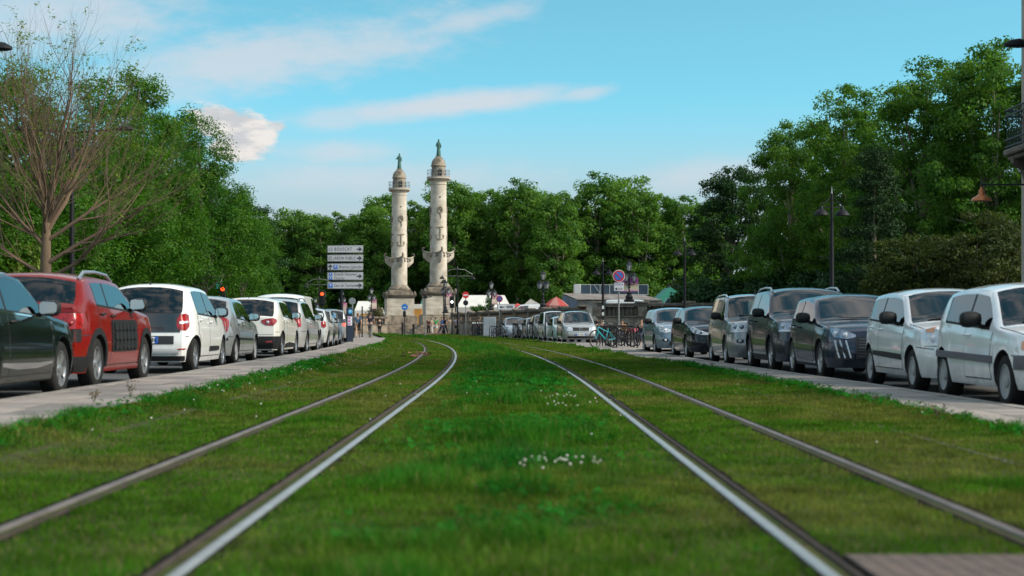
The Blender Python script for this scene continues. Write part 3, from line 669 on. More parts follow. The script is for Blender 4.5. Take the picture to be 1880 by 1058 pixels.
c = Car('dark grey crossover with boxy headlights and silver roof rails', 'car', (.028, .036, .050), L=4.45, W=1.84, H=1.655, wb=2.62, fo=.9, R=.34, nz=.92, cowl=(1.2, 1.10), header=1.95, rear=3.85, rb=(4.3, 1.1), beltr=1.1, group=GR, rim='ten', metal=.3, rough=.22, roundf=.20).place(5.16, 33.1, ZR, False, 0, 1.05)
c.rails(M_RIM, h=.07); lamps(c, 'front', [(.50, .80, .90), (.60, .78, .94), (.90, .79, .95), (.98, .82, .93)], M_LAMPIN, .014, dots=((.66, .865), (.82, .87)), dr=.045)
for sg in (1, -1): c.band('lamp_frame', M_CLEAR, 'front', [(sg * .50, .775, .80), (sg * .93, .775, .80)] if sg > 0 else [(-.93, .775, .80), (-.50, .775, .80)], .022, 1, one=True)
g = c.mid('grille', M_INK, 'front', .48, .78, .93, .012)
for zc in (.80, .85, .90): 
    b = MB(); b.add(*c._band(lambda u, z, o: c.wrap(u, z, 0, o), [(-.46, zc, zc + .014), (.46, zc, zc + .014)], 1, .022, 9)); b.build('slat', M_CHROME, g)
c.mid('intake', M_INK, 'front', .78, .36, .60, .010, 3); c.plate(0, .66, '', .26, .055); c.badge(0, .855, .062, 'ring')
c.band('sill_chrome', M_RIM, 'side', [(1.4, .33, .36), (3.0, .33, .36)], .012, 1); c.band('lower_trim', M_TRIM, 'side', [(1.4, .22, .32), (3.0, .22, .32)], .010, 1); c.arches()
c = Car('boxy grey off-roader with a white sunshade behind its windscreen', 'car', (.20, .22, .235), L=4.46, W=1.79, H=1.69, wb=2.63, fo=.9, R=.345, nz=.94, cowl=(1.22, 1.12), header=1.78, rear=4.0, rb=(4.34, 1.1), beltr=1.12, tum=.22, group=GR, rim='five', metal=.45, rough=.3, roundf=.18).place(4.89, 37.75, ZR, False)
c.rails(c.paint, h=.05); lamps(c, 'front', [(.46, .80, .96), (.56, .78, 1.0), (.84, .78, 1.0), (.96, .80, .99)], M_CLEAR, .014, dots=((.62, .90), (.76, .90)), dm=M_LAMPIN, dr=.055)
g = c.mid('grille', M_INK, 'front', .42, .74, .95, .010)
for u in (-.25, 0, .25):
    b = MB(); b.add(*c._band(lambda q, z, o: c.wrap(q, z, 0, o), [(u - .03, .74, .95), (u + .03, .74, .95)], 2, .024, 2)); b.build('slat', M_CHROME, g)
lamps(c, 'front', [(.58, .55, .61), (.66, .53, .64), (.74, .55, .61)], M_INK, .012, 'fog_light', ((.66, .585),), M_CLEAR, .04); c.mid('intake', M_INK, 'front', .5, .42, .56, .008); c.plate(0, .64, '', .26, .055); c.aerial(2.1, .12)
b = MB(); zz0 = 1.16
b.add([c.D(1.52, -.70, 1.20), c.D(1.50, .25, 1.20), c.D(1.86, .20, 1.55), c.D(1.86, -.58, 1.52)], [(0, 1, 2, 3)]); b.build('sunshade', M_PAPER, c.root, smooth=0)
c = Car('black saloon-like hatchback with slanted headlights and bright alloys', 'car', (.004, .007, .016), L=4.4, W=1.83, H=1.49, wb=2.7, fo=.9, R=.335, nz=.84, cowl=(1.3, 1.02), header=2.0, rear=3.7, rb=(4.25, 1.06), beltr=1.05, group=GR, rim='ten', rough=.18, roundf=.24).place(4.71, 44.75, ZR, False, .03)
lamps(c, 'front', [(.40, .68, .73), (.60, .68, .80), (.84, .74, .88), (1.02, .84, .90)], M_CLEAR, .014, dots=((.60, .745), (.74, .77)), dm=M_LAMPIN, dr=.045)
c.mid('grille', M_INK, 'front', .46, .40, .70, .010); c.mid('grille_bar', M_CHROME, 'front', .44, .68, .70, .018, 1); c.plate(0, .50, '', .26, .055); c.badge(0, .74, .06, 'lion'); c.band('sill_chrome', M_CHROME, 'side', [(1.5, .27, .30), (3.2, .27, .31)], .012, 1)
c = Car('pale blue grey small people carrier beside the end of the bike racks', 'car', (.13, .20, .27), L=4.1, W=1.75, H=1.53, wb=2.54, fo=.8, R=.31, nz=.84, cowl=(.98, 1.04), header=1.78, rear=3.6, rb=(3.95, 1.02), beltr=1.04, group=GR, rim='seven', metal=.25, roundf=.24).place(4.50, 52.2, ZR, False, .05)
lamps(c, 'front', [(.44, .74, .80), (.60, .70, .86), (.80, .74, .92), (.92, .84, .92)], M_CLEAR, .014, dots=((.62, .79), (.75, .81)), dr=.045)
lamps(c, 'front', [(.52, .44, .50), (.62, .42, .52), (.72, .45, .51)], M_INK, .012, 'fog_light', ((.62, .47),), M_CLEAR, .038); c.mid('intake', M_INK, 'front', .48, .30, .44, .010); c.badge(0, .80, .07, 'lion'); c.plate(0, .58, '', .26, .055)
b = MB(); b.box(c.D(1.2, -.60, c.T(1.2) + .0), (.09, .12, .006), Matrix.Rotation(.7, 3, 'X')); b.build('sticker', M_PAPER, c.root)
c = Car('silver people carrier with a wide dark grille in front of the turquoise bicycle', 'car', (.36, .365, .36), L=4.63, W=1.82, H=1.72, wb=2.84, fo=.95, R=.32, nz=.86, cowl=(1.15, 1.08), header=2.0, rear=4.1, rb=(4.5, 1.1), beltr=1.08, tum=.26, group=GR, rim='five', metal=.4, roundf=.18).place(2.52, 84.3, ZR, False, .06)
lamps(c, 'front', [(.42, .66, .80), (.62, .65, .86), (.86, .70, .86)], M_CLEAR, .014); g = c.mid('grille', M_INK, 'front', .44, .66, .83, .012); c.badge(0, .745, .08, 'ring', parent=g); c.plate(0, .46, '', .27, .06); text('CN 194 LZ', .09, M_INK, c.root, c.wrap(0, .46, 0, .024), (PI / 2, 0, PI), name='plate_lettering'); c.mid('intake', M_INK, 'front', .7, .28, .38, .010); c.rails(M_TRIM, h=.04)
for lab, cat_, col, X, Y, kw in (
    ('pale mint small car tucked behind the silver people carrier', 'car', (.45, .62, .60), 2.18, 90.4, dict(L=3.7, W=1.65, H=1.48, rear=3.2, rb=(3.6, 1.0))),
    ('tall white leisure van behind the pale mint car', 'van', (.66, .67, .67), 1.70, 95.8, dict(L=4.4, W=1.8, H=1.82, rear=4.0, rb=(4.3, 1.1), tum=.18, cowl=(1.0, 1.12), header=1.7, nz=.92)),
    ('grey crossover with black mirrors behind the white leisure van', 'car', (.20, .20, .19), 1.22, 101.2, dict(L=4.3, W=1.8, H=1.66, rear=3.8, rb=(4.2, 1.08), cowl=(1.15, 1.08), nz=.9)),
    ('silver hatchback fourth from the far end of the right row', 'car', (.40, .40, .39), .78, 106.5, dict(H=1.5)),
    ('dark grey hatchback next to the last car of the right row', 'car', (.08, .08, .08), .25, 111.5, dict(H=1.46)),
    ('pale blue silver car last in the right row by the grey cabinet', 'car', (.38, .44, .52), -.66, 117.2, dict(H=1.56, W=1.76))):
    c = Car(lab, cat_, col, group=GR, metal=.2, seats=False, name='parked_van' if cat_ == 'van' else 'parked_car', **kw).place(X, Y, ZR, False, .095, 1.0, True)
    lamps(c, 'front', [(.42, c.Tp[0][1] - .16, c.Tp[0][1] - .02), (.66, c.Tp[0][1] - .17, c.Tp[0][1] + .02), (.84, c.Tp[0][1] - .08, c.Tp[0][1] + .02)], M_CLEAR, .014); c.mid('grille', M_INK, 'front', .40, .56, .68, .010); c.plate(0, .46, '', .26, .055)
# --- vans up on the square behind the stone balustrades
for lab, px, Y, z, rz, kw in (('white van side-on behind the right balustrade below the purple banner', 1163, 121, 0.9, -PI / 2, dict(L=4.9, H=1.98)), ('white van behind the middle balustrade beside the red umbrella', 965, 142, .95, PI / 2, dict(L=4.4, H=1.85)), ('tall white van parked in front of the green tent', 1248, 128, .9, PI * .75, dict(L=5.0, H=2.3))):
    c = Car(lab, 'van', (.70, .71, .71), W=1.9, wb=2.9, fo=.85, R=.33, nz=.95, cowl=(.95, 1.2), header=1.75, rear=kw['L'] - .35, rb=(kw['L'] - .1, 1.15), beltr=1.15, tum=.14, rim='cap', seats=False, name='white_van', xB=2.2, xg1=2.4, doors=3, group='white vans on the fairground', **kw)
    c.root.location = (PX(px, Y), Y, z); c.root.rotation_euler = (0, 0, rz)
# ------------------------------------------------------------------ ground, lawn, pavements, rails
def poly(P): 
    a = np.array(P, float); return lambda Y: np.interp(Y, a[:, 1], a[:, 0])
EL = poly([(-3.62, 0), (-3.62, 11), (-3.66, 13.2), (-3.60, 17.3), (-3.73, 23.9), (-3.97, 29), (-4.18, 35.2), (-4.7, 45.6), (-5.48, 67), (-7.3, 92), (-11.6, 134), (-14, 152)])
KL = poly([(-5.08, 0), (-5.13, 16), (-5.25, 25.5), (-5.45, 31), (-5.68, 41), (-5.9, 47), (-6.6, 61), (-7.3, 70), (-8.3, 82), (-9.6, 96)])
ER = poly([(4.12, 0), (4.2, 15), (4.22, 19), (4.15, 22.3), (4.0, 27), (3.92, 34.4), (3.5, 41.5), (3.25, 49), (2.4, 72.5), (.85, 98.6), (-4.1, 133), (-7, 152)])
KR = poly([(5.45, 0), (5.38, 16.7), (5.28, 23.3), (5.08, 29), (4.78, 38), (4.68, 45), (4.52, 52), (4.2, 60), (3.6, 70), (2.35, 84), (1.4, 96), (-.9, 118), (-2, 126)])
def dev(Y): return -np.maximum(0, np.asarray(Y, float) - 21.1) ** 2 / 1357
def sheet(name, XL, XR, ys, z, m, nx=2, label=None, cat=None, kind='structure'):
    V = []; f = []
    for y in ys:
        a, b = float(XL(y)), float(XR(y))
        for k in range(nx + 1):
            x = a + (b - a) * k / nx; V.append((x, y, z(x, y) if callable(z) else z))
    for i in range(len(ys) - 1):
        for k in range(nx): q = i * (nx + 1) + k; f.append((q, q + 1, q + nx + 2, q + nx + 1))
    b = MB(); b.add(V, f); o = b.build(name, m, None); return tag(o, label, cat, None, kind)
C_ = lambda v: (lambda Y: v)
M_ASPH = mat('asphalt', (.055, .056, .058), .85, var=.45, vscale=1.1, bump=.4, bscale=60, col2=(.085, .083, .08))
M_PLAZA = mat('pale_paving', (.22, .20, .17), .85, var=.25, vscale=.6, bump=.2)
M_SLAB = mat('paving_stone', (.29, .25, .225), .8, var=.35, vscale=1.6, bump=.35, bscale=30, col2=(.19, .165, .15))
M_SLAB3 = mat('paving_stone_dark', (.20, .18, .165), .8, var=.4, vscale=2.3, bump=.35, bscale=30, col2=(.13, .115, .105))
M_SLAB2 = mat('paving_stone_warm', (.30, .26, .23), .8, var=.35, vscale=1.9, bump=.35, bscale=30, col2=(.20, .175, .155))
M_KERB = mat('kerb_granite', (.29, .26, .235), .8, var=.45, vscale=2.5, bump=.4, bscale=50, col2=(.16, .145, .13))
M_MORTAR = mat('mortar', (.05, .046, .036), .95, var=.5, vscale=7)
M_SOIL = mat('soil', (.013, .010, .007), .95, spec=.08, var=.5, vscale=5, bump=.5)
M_STEEL = mat('rail_steel', (.37, .38, .375), .42, .6, var=.25, vscale=9)
M_RUST = mat('rail_rust', (.060, .046, .038), .8, .0, spec=.15, var=.5, vscale=6, col2=(.04, .03, .026))
M_RUBBER = mat('rail_groove', (.018, .016, .015), .9)
g = MB(); g.box((0, 300, -.56), (1600, 1500, 1.0)); tag(g.build('ground', M_ASPH, smooth=0), 'dark asphalt ground carrying the street and parking lanes', 'ground', None, 'structure')
sheet('square', C_(-90), C_(120), [150.5, 200, 330], -.02, M_PLAZA, 2, 'pale paved square in front of the two stone columns', 'square')
sheet('road', lambda Y: KL(Y) - 9, KL, list(np.arange(0, 97, 4.0)), ZL, M_ASPH, 3, 'asphalt parking lane under the left row of cars', 'road')
sheet('park_soil', C_(-110), lambda Y: KL(Y) - 9, list(np.arange(0, 150, 6.0)), .06, mat('park_grass', (.05, .07, .02), .95, var=.5, vscale=.7), 3, 'shaded park lawn under the trees left of the parking lane', 'lawn')
def lawn_z(x, y):
    l = EL(y); r = ER(y)
    t = np.clip((l + .75 - x) / .75, 0, 1); z = .135 * t * t * (3 - 2 * t)
    t = np.clip((x - r + .6) / .6, 0, 1); return z + .02 * t
ML = bpy.data.materials.new('lawn_ground'); ML.use_nodes = True; t = NT(ML.node_tree); co = t.add('ShaderNodeTexCoord').outputs['Object']; b_ = t.n['Principled BSDF']
cc = t.mix(t.mapr(t.noise(co, .9, 6, .65), .35, .65), (.030, .055, .012), (.065, .070, .022)); cc = t.mix(t.mapr(t.noise(co, 7.0, 5, .7), .4, .7), cc, (.035, .030, .014)); t.l.new(cc, b_.inputs['Base Color']); b_.inputs['Roughness'].default_value = .95; b_.inputs['Specular IOR Level'].default_value = .1
sheet('lawn', EL, ER, [0, 2, 4] + list(np.arange(5, 60, 1.0)) + list(np.arange(60, 151, 3.0)), lambda x, y: float(lawn_z(x, y)), ML, 40, 'mown tramway lawn running between the two rows of cars', 'lawn')
def pavement(name, label, E, K, side, z, y1):
    ys = list(np.arange(1.0, y1 + .1, 2.0))
    lo, hi = (K, E) if side < 0 else (E, K)
    o = sheet(name, lo, hi, ys, z - .012, M_MORTAR, 1, label, 'pavement')
    # solid edge down to the road
    kw = .16
    y = 2.0; ROWS = 2
    while y < y1 - 1:
        ln = 1.0 if y < 60 else 2.5
        ya, yb = y + .011, y + ln - .011
        def quadbox(xa0, xa1, xb0, xb1, z0, z1, nm, m):
            b = MB(); dz = random.uniform(-.0025, .0025)
            b.add([(xa0, ya, z0), (xa1, ya, z0), (xb1, yb, z0), (xb0, yb, z0), (xa0, ya, z1 + dz), (xa1, ya, z1 + dz), (xb1, yb, z1 + dz), (xb0, yb, z1 + dz)], [(4, 5, 6, 7), (0, 1, 5, 4), (1, 2, 6, 5), (2, 3, 7, 6), (3, 0, 4, 7)])
            b.build(nm, m, o, smooth=0)
        ka, kb, ea, eb = float(K(ya)), float(K(yb)), float(E(ya)), float(E(yb)); s = side
        if s < 0: quadbox(ka, ka + kw, kb, kb + kw, z - .16, z + .006, 'kerb_stone', M_KERB); la, lb, ra, rb_ = ka + kw + .012, kb + kw + .012, ea, eb
        else: quadbox(ka - kw, ka, kb - kw, kb, z - .16, z + .006, 'kerb_stone', M_KERB); la, lb, ra, rb_ = ea, eb, ka - kw - .012, kb - kw - .012
        if y < 62:
            off = .5 if int(y) % 2 else .42
            ma, mb = la + (ra - la) * off, lb + (rb_ - lb) * off
            quadbox(la, ma - .006, lb, mb - .006, z - .1, z, 'paving_slab', random.choice((M_SLAB, M_SLAB3, M_SLAB2))); quadbox(ma + .006, ra, mb + .006, rb_, z - .1, z, 'paving_slab', random.choice((M_SLAB, M_SLAB2, M_SLAB3)))
        else: quadbox(la, ra, lb, rb_, z - .1, z, 'paving_slab', M_SLAB)
        y += ln
    return o
pavement('left_pavement', 'narrow stone pavement with kerb between lawn and left cars', EL, KL, -1, .14, 97)
pavement('right_pavement', 'narrow stone pavement with kerb between lawn and right cars', ER, KR, 1, .03, 126)
sheet('bike_parking_pavement', lambda Y: KR(Y) - .05, lambda Y: KR(Y) + 5.5, [57, 62, 68, 74, 79], .026, M_SLAB, 2, 'paved bay under the bicycle racks beside the right row', 'pavement')

# --- rails
RY = list(np.arange(1.0, 150.1, 1.5))
def sweep(name, prof, x0, m, parent, wob=0.0):
    """prof: points (dx, z) across, swept along the track curve"""
    b = MB(); V = []; n = len(prof)
    for y in RY:
        for dx, z in prof: V.append((x0 + float(dev(y)) + dx + (random.uniform(-wob, wob) if wob else 0), y, z))
    b.add(V, [(i * n + k, i * n + k + 1, (i + 1) * n + k + 1, (i + 1) * n + k) for i in range(len(RY) - 1) for k in range(n - 1)]); return b.build(name, m, parent, smooth=45)
def rail(x0, ins, label):
    """x0: middle of the running head; ins = +1 when the groove lies on its right"""
    o = thing('tram_rail', label, 'rail', (0, 0, 0), 0, 'grooved tram rails in the lawn'); h = .027
    q = lambda P: [(ins * a, z) for a, z in P] if ins > 0 else [(ins * a, z) for a, z in P][::-1]
    sweep('rail_head', q([(-h - .004, -.03), (-h, .006), (-h + .007, .010), (h - .008, .010), (h, .005), (h + .004, -.03)]), x0, M_STEEL if abs(x0) < 1.5 else mat('rail_steel_dull', (.15, .125, .11), .55, .25, var=.45, vscale=4, col2=(.085, .065, .055)), o)
    sweep('groove', q([(h + .002, -.022), (h + .055, -.022)]), x0, M_RUBBER, o)
    sweep('guard_lip', q([(h + .050, -.03), (h + .052, .008), (h + .058, .012), (h + .074, .012), (h + .078, -.01)]), x0, M_RUST, o)
    sweep('bedding', q([(-h - .075, -.004), (-h - .06, .003), (-h - .003, .003)]), x0, M_SOIL, o, .006)
    sweep('bedding', q([(h + .077, .002), (h + .10, .004), (h + .16, -.003)]), x0, M_SOIL, o, .012)
RAILS = [(-2.20, 1), (-1.18, -1), (1.12, 1), (2.14, -1)]
for (x, i), l in zip(RAILS, ('outer rail of the left track, beside the left pavement', 'bright curved inner rail of the left track, edging the middle strip', 'bright inner rail of the right track, running past the daisies', 'rusty outer rail of the right track, beside the right pavement')): rail(x, i, l)
for x, l in ((-3.16, 'thin concrete edging strip in the grass left of the left track'), (3.2, 'thin concrete edging strip in the grass right of the right track')):
    tag(sweep('edging_strip', [(-.025, -.02), (-.025, .006), (.025, .006), (.025, -.02)], x, mat('edging', (.085, .078, .066), .85, var=.5, vscale=3), None), l, 'edging', 'concrete edgings of the track bed')
o = thing('crossing_panel', 'brown ribbed crossing panel between the rails at the bottom right', 'crossing panel', (1.70, 4.6, 0)); M_BROWN = mat('brown_concrete', (.115, .078, .062), .8, var=.45, vscale=5, bump=.5, bscale=25, col2=(.065, .048, .04))
for k in range(11):
    b = MB(); b.box((-.41 + k * .072, 0, .004), (.0705, 2.7, .03)); b.build('rib', M_BROWN, o, bevel=.003)
b = MB(); b.box((-.05, 0, -.008), (.80, 2.72, .03)); b.build('base', M_SOIL, o)

# --- blades of grass
def vnoise(x, y, sc, seed):
    r = np.random.default_rng(seed).random((256, 256)); u, v = x * sc + 1000, y * sc + 1000; i, j = np.floor(u).astype(int), np.floor(v).astype(int); fu, fv = u - i, v - j
    fu, fv = fu * fu * (3 - 2 * fu), fv * fv * (3 - 2 * fv); g_ = lambda a, b: r[a % 256, b % 256]
    return (g_(i, j) * (1 - fu) + g_(i + 1, j) * fu) * (1 - fv) + (g_(i, j + 1) * (1 - fu) + g_(i + 1, j + 1) * fu) * fv
def fbm(x, y, sc, seed): return (vnoise(x, y, sc, seed) + .5 * vnoise(x, y, sc * 2.1, seed + 1) + .25 * vnoise(x, y, sc * 4.3, seed + 2)) / 1.75
def scatter(n, y0, y1):
    y = RNG.uniform(y0, y1, n); l, r = EL(y), ER(y); x = l + RNG.random(n) * (r - l); vis = np.abs(x) < y * (955 / F) + 2.2
    return x[vis], y[vis]
PX_, PY_ = [], []
for n, a, b in ((185000, 4.0, 9), (190000, 9, 18), (180000, 18, 36), (120000, 36, 72), (90000, 72, 150)):
    x, y = scatter(n, a, b); PX_.append(x); PY_.append(y)
x, y = np.concatenate(PX_), np.concatenate(PY_); d0 = dev(y); keep = np.ones(len(x), bool)
for rx, ins in RAILS:
    u = (x - rx - d0) * ins; keep &= ~((u > -.055) & (u < .102 + .05 * fbm(x, y, 3.0, 77)))
for ex in (-3.16, 3.2): keep &= ~((np.abs(x - ex - d0) < .032) & (fbm(x, y, 1.1, 55) > (.42 if ex < 0 else .68)))
keep &= ~((x > 1.15) & (x < 2.1) & (y < 6.02))
x, y = x[keep], y[keep]; d0 = dev(y); u = x - d0; n = len(x)
mid = np.clip(1 - np.abs(u - .0) / 1.05, 0, 1) ** .5; edge = np.clip(1 - np.minimum(x - EL(y), ER(y) - x) / .5, 0, 1)
lush = np.clip(mid * 1.15 + edge * .9 + (fbm(x, y, .55, 3) - .5) * 2.8 - .22, 0, 1); clump = np.clip((fbm(x, y, 2.2, 9) - .45) * 5, 0, 1)
hh = (.018 + .016 * RNG.random(n)) * (.55 + .9 * fbm(x, y, 5.0, 43)) * (1 + .8 * lush + 2.6 * lush * clump * mid + .8 * lush * clump + 1.0 * edge * clump) * np.interp(y, [4, 30, 150], [1, 1.25, 1.7])
ww = np.interp(y, [4, 12, 40, 150], [.0055, .009, .026, .09]) * RNG.uniform(.7, 1.3, n)
ang = RNG.uniform(0, 2 * PI, n); lean = RNG.uniform(0, .9, n); la = RNG.uniform(0, 2 * PI, n)
z = lawn_z(x, y) - .004; B0 = np.stack([x - np.cos(ang) * ww / 2, y - np.sin(ang) * ww / 2, z], 1); B1 = np.stack([x + np.cos(ang) * ww / 2, y + np.sin(ang) * ww / 2, z], 1)
TP = np.stack([x + np.cos(la) * lean * hh, y + np.sin(la) * lean * hh, z + hh], 1)
dry = np.clip((fbm(x, y, .8, 21) - .46) * 4.0 + (1 - lush) * .40 - .08, 0, 1) * RNG.uniform(.4, 1.1, n) * (1 - .65 * mid)
c0 = np.array([.050, .126, .010]); c1 = np.array([.122, .128, .032]); c2 = np.array([.016, .130, .013])
col = c0 + (c1 - c0) * dry[:, None]; k = (lush * clump)[:, None] * .85; col = col * (1 - k) + c2 * k
dead = RNG.random(n) < .07; col[dead] = np.array([.17, .14, .065]); col *= (RNG.uniform(.65, 1.35, n) * (.45 + 1.1 * fbm(x, y, 4.5, 41)))[:, None]; bl = np.clip((fbm(x, y, 1.7, 63) - .55) * 4, 0, 1) * mid; col[:, 2] += .005 * bl; col[:, 0] *= 1 - .3 * bl
MG = bpy.data.materials.new('grass_blade'); MG.use_nodes = True; t = NT(MG.node_tree); t.n.clear(); at = t.add('ShaderNodeAttribute'); at.attribute_name = 'tint'
df = t.add('ShaderNodeBsdfDiffuse'); t.l.new(at.outputs['Color'], df.inputs[0]); tr_ = t.add('ShaderNodeBsdfTranslucent'); t.l.new(t.mix(1.0, at.outputs['Color'], (1.2, 1.3, .6), 'MULTIPLY'), tr_.inputs[0])
mx = t.add('ShaderNodeMixShader'); mx.inputs[0].default_value = .35; t.l.new(df.outputs[0], mx.inputs[1]); t.l.new(tr_.outputs[0], mx.inputs[2]); oo = t.add('ShaderNodeOutputMaterial'); t.l.new(mx.outputs[0], oo.inputs[0])
V = np.stack([B0, B1, TP], 1).reshape(-1, 3); me = npmesh('grass', V, np.arange(3 * n).reshape(-1, 3), MG, np.concatenate([col, np.ones((n, 1))], 1))
tag(link(bpy.data.objects.new('grass', me)), 'short green and dry grass of the tramway lawn', 'grass', None, 'stuff')
# clover leaflets in the lush patches of the middle strip
x, y = scatter(150000, 4.4, 34); u = x - dev(y); pk = np.clip(1 - np.abs(u) / 1.0, 0, 1) * (fbm(x, y, .7, 3) > .44) * (fbm(x, y, 2.2, 9) > .46); kk = RNG.random(len(x)) < pk
e = np.minimum(x - EL(y), ER(y) - x) < .35; kk |= e & (RNG.random(len(x)) < .35); x, y = x[kk], y[kk]; n = len(x)
hz = lawn_z(x, y) + RNG.uniform(.03, .085, n); r = RNG.uniform(.008, .017, n) * np.interp(y, [5, 30], [1, 2.0]); V = []; a0 = RNG.uniform(0, 2 * PI, n); tl = RNG.normal(0, .35, (n, 2))
for q in range(3):
    a = a0 + q * 2 * PI / 3
    for rr, da in ((0, 0), (1.1, .5), (1.5, 0), (1.1, -.5)):
        dx, dy = np.cos(a + da) * r * rr, np.sin(a + da) * r * rr; V.append(np.stack([x + dx, y + dy, hz + dx * tl[:, 0] + dy * tl[:, 1]], 1))
V = np.stack(V, 1).reshape(-1, 3); Fq = np.arange(len(V)).reshape(-1, 4); col = np.array([.016, .125, .016]) * (RNG.uniform(.6, 1.4, n) * (.4 + 1.2 * fbm(x, y, 4.5, 41)))[:, None]; col = np.repeat(np.concatenate([col, np.ones((n, 1))], 1), 3, 0)
tag(link(bpy.data.objects.new('clover', npmesh('clover', V, Fq, MG, col))), 'dark green clover patches in the middle strip of the lawn', 'clover', None, 'stuff')
# white clover heads and daisies
M_FLOW = mat('flower_white', (.46, .45, .38), .8)
def flowers(name, label, pts, rr):
    b = MB()
    for fx, fy in pts:
        hz = float(lawn_z(fx, fy)) + random.uniform(.05, .085); r = rr * random.uniform(.6, 1.25); M = Matrix.Rotation(random.uniform(-.5, .5), 3, 'X') @ Matrix.Rotation(random.uniform(-.5, .5), 3, 'Y')
        b.lathe([(r * .3, -.006), (r, 0), (r * .7, .006), (.001, .009)], (fx, fy, hz), 7, M, random.random(), cap=False); b.cur = 1; b.tube([(fx, fy, hz - .07), (fx, fy, hz - .004)], .0012, 3, False); b.cur = 0
    tag(b.build(name, [M_FLOW, mat('flower_stem', (.03, .08, .015), .9)]), label, 'flowers', None, 'stuff')
def fp(px, py, n, sx, sy):
    Y = F * (HC - .07) / (py - 598); return [(PX(px, Y) + random.gauss(0, sx), Y + random.gauss(0, sy)) for _ in range(n)]
flowers('daisies', 'patch of white daisies in the middle strip of the lawn', fp(1035, 845, 26, .12, .22) + fp(985, 840, 5, .05, .1) + fp(1100, 846, 3, .03, .1), .009)
flowers('white_clover', 'scattered white clover heads over the tramway lawn', fp(1010, 732, 26, .3, 1.0) + fp(905, 672, 30, .22, 1.5) + [(random.uniform(-3.4, 3.9), random.uniform(9, 40)) for _ in range(36)] + [(float(EL(yy)) + random.uniform(.05, .6), yy) for yy in np.random.default_rng(4).uniform(10, 55, 70)], .010)
# dead leaves lying on the left track, weeds on the pavement edges
b = MB(); Yc = F * HC / (657 - 598); 
for _ in range(42):
    q = Vector((PX(767, Yc) + random.gauss(0, .22), Yc + random.gauss(0, .4), .03 + random.random() * .12)); M = Matrix.Rotation(random.uniform(0, 6), 3, 'Z') @ Matrix.Rotation(random.uniform(-.9, .9), 3, 'X'); s = random.uniform(.05, .10)
    b.cur = random.randrange(2); b.add([q + M @ Vector(p) for p in ((-s, 0, 0), (0, -s * .5, .02), (s, 0, 0), (0, s * .5, .02))], [(0, 1, 2, 3)])
tag(b.build('dead_leaves', [mat('dead_leaf', (.13, .055, .035), .9), mat('dead_leaf_pale', (.24, .12, .09), .9)], smooth=0), 'reddish brown dead leaves heaped on the left track', 'leaves', None, 'stuff')
M_WEED = mat('weed_green', (.10, .11, .045), .9); M_WEEDD = mat('weed_seed', (.12, .09, .055), .9)
for px, py, h, l in ((1725, 770, .32, 'tall thin weed at the right pavement edge by the old white car'), (172, 757, .26, 'brown seeded weed at the left pavement edge below the dark car'), (240, 742, .30, 'thin weed at the left pavement edge below the red car'), (1605, 735, .16, 'small weed at the right pavement edge before the white estate'), (1308, 675, .22, 'tiny upright weed on the right pavement by the black car')):
    Y = F * (HC - .05) / (py - 598); o = thing('weed', l, 'weed', (PX(px, Y), Y, .03 if px > 940 else .13), 0, 'weeds along the pavement edges'); b = MB(); c = MB()
    for k in range(8):
        a = random.uniform(0, 6.28); q = h * .62 * random.uniform(.5, 1); tip = Vector((math.cos(a) * q * .45, math.sin(a) * q * .45, q)); b.tube([(0, 0, 0), tip * .55 + Vector((0, 0, q * .12)), tip], [.003, .002, .0015], 4)
        for _ in range(3):
            p = tip * random.uniform(.5, 1) + Vector((random.gauss(0, .02), random.gauss(0, .02), 0)); c.box(p, (.012, .012, .010), Matrix.Rotation(random.uniform(0, 3), 3, 'X'))
    b.build('stem', M_WEED, o); c.build('seed_head', M_WEEDD, o)['kind'] = 'stuff'
# ------------------------------------------------------------------ trees
M_BARK = mat('bark_grey', (.15, .125, .10), .95, var=.5, vscale=2.5, bump=.8, bscale=14, col2=(.07, .058, .045))
M_BARKP = mat('bark_plane', (.24, .21, .16), .95, var=.6, vscale=1.6, bump=.5, bscale=10, col2=(.10, .09, .06))
M_BARKB = mat('bark_bare', (.155, .108, .068), .95, var=.5, vscale=2.0, bump=.6, bscale=16, col2=(.13, .085, .06))
L_PLANE = leafmat('leaf_plane', (.040, .118, .015), (.130, .250, .033), .52)
L_ASH = leafmat('leaf_ash', (.022, .092, .007), (.080, .190, .012), .45)
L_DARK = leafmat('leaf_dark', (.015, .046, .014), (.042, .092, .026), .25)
L_YEW = leafmat('leaf_conifer', (.010, .030, .010), (.028, .060, .018), .12)
L_MAPLE = leafmat('leaf_maple', (.030, .050, .010), (.075, .095, .018), .30)
L_MAPLER = leafmat('leaf_maple_red', (.030, .044, .012), (.068, .082, .020), .32)
L_YOUNG = leafmat('leaf_young', (.10, .16, .025), (.20, .26, .05), .45)
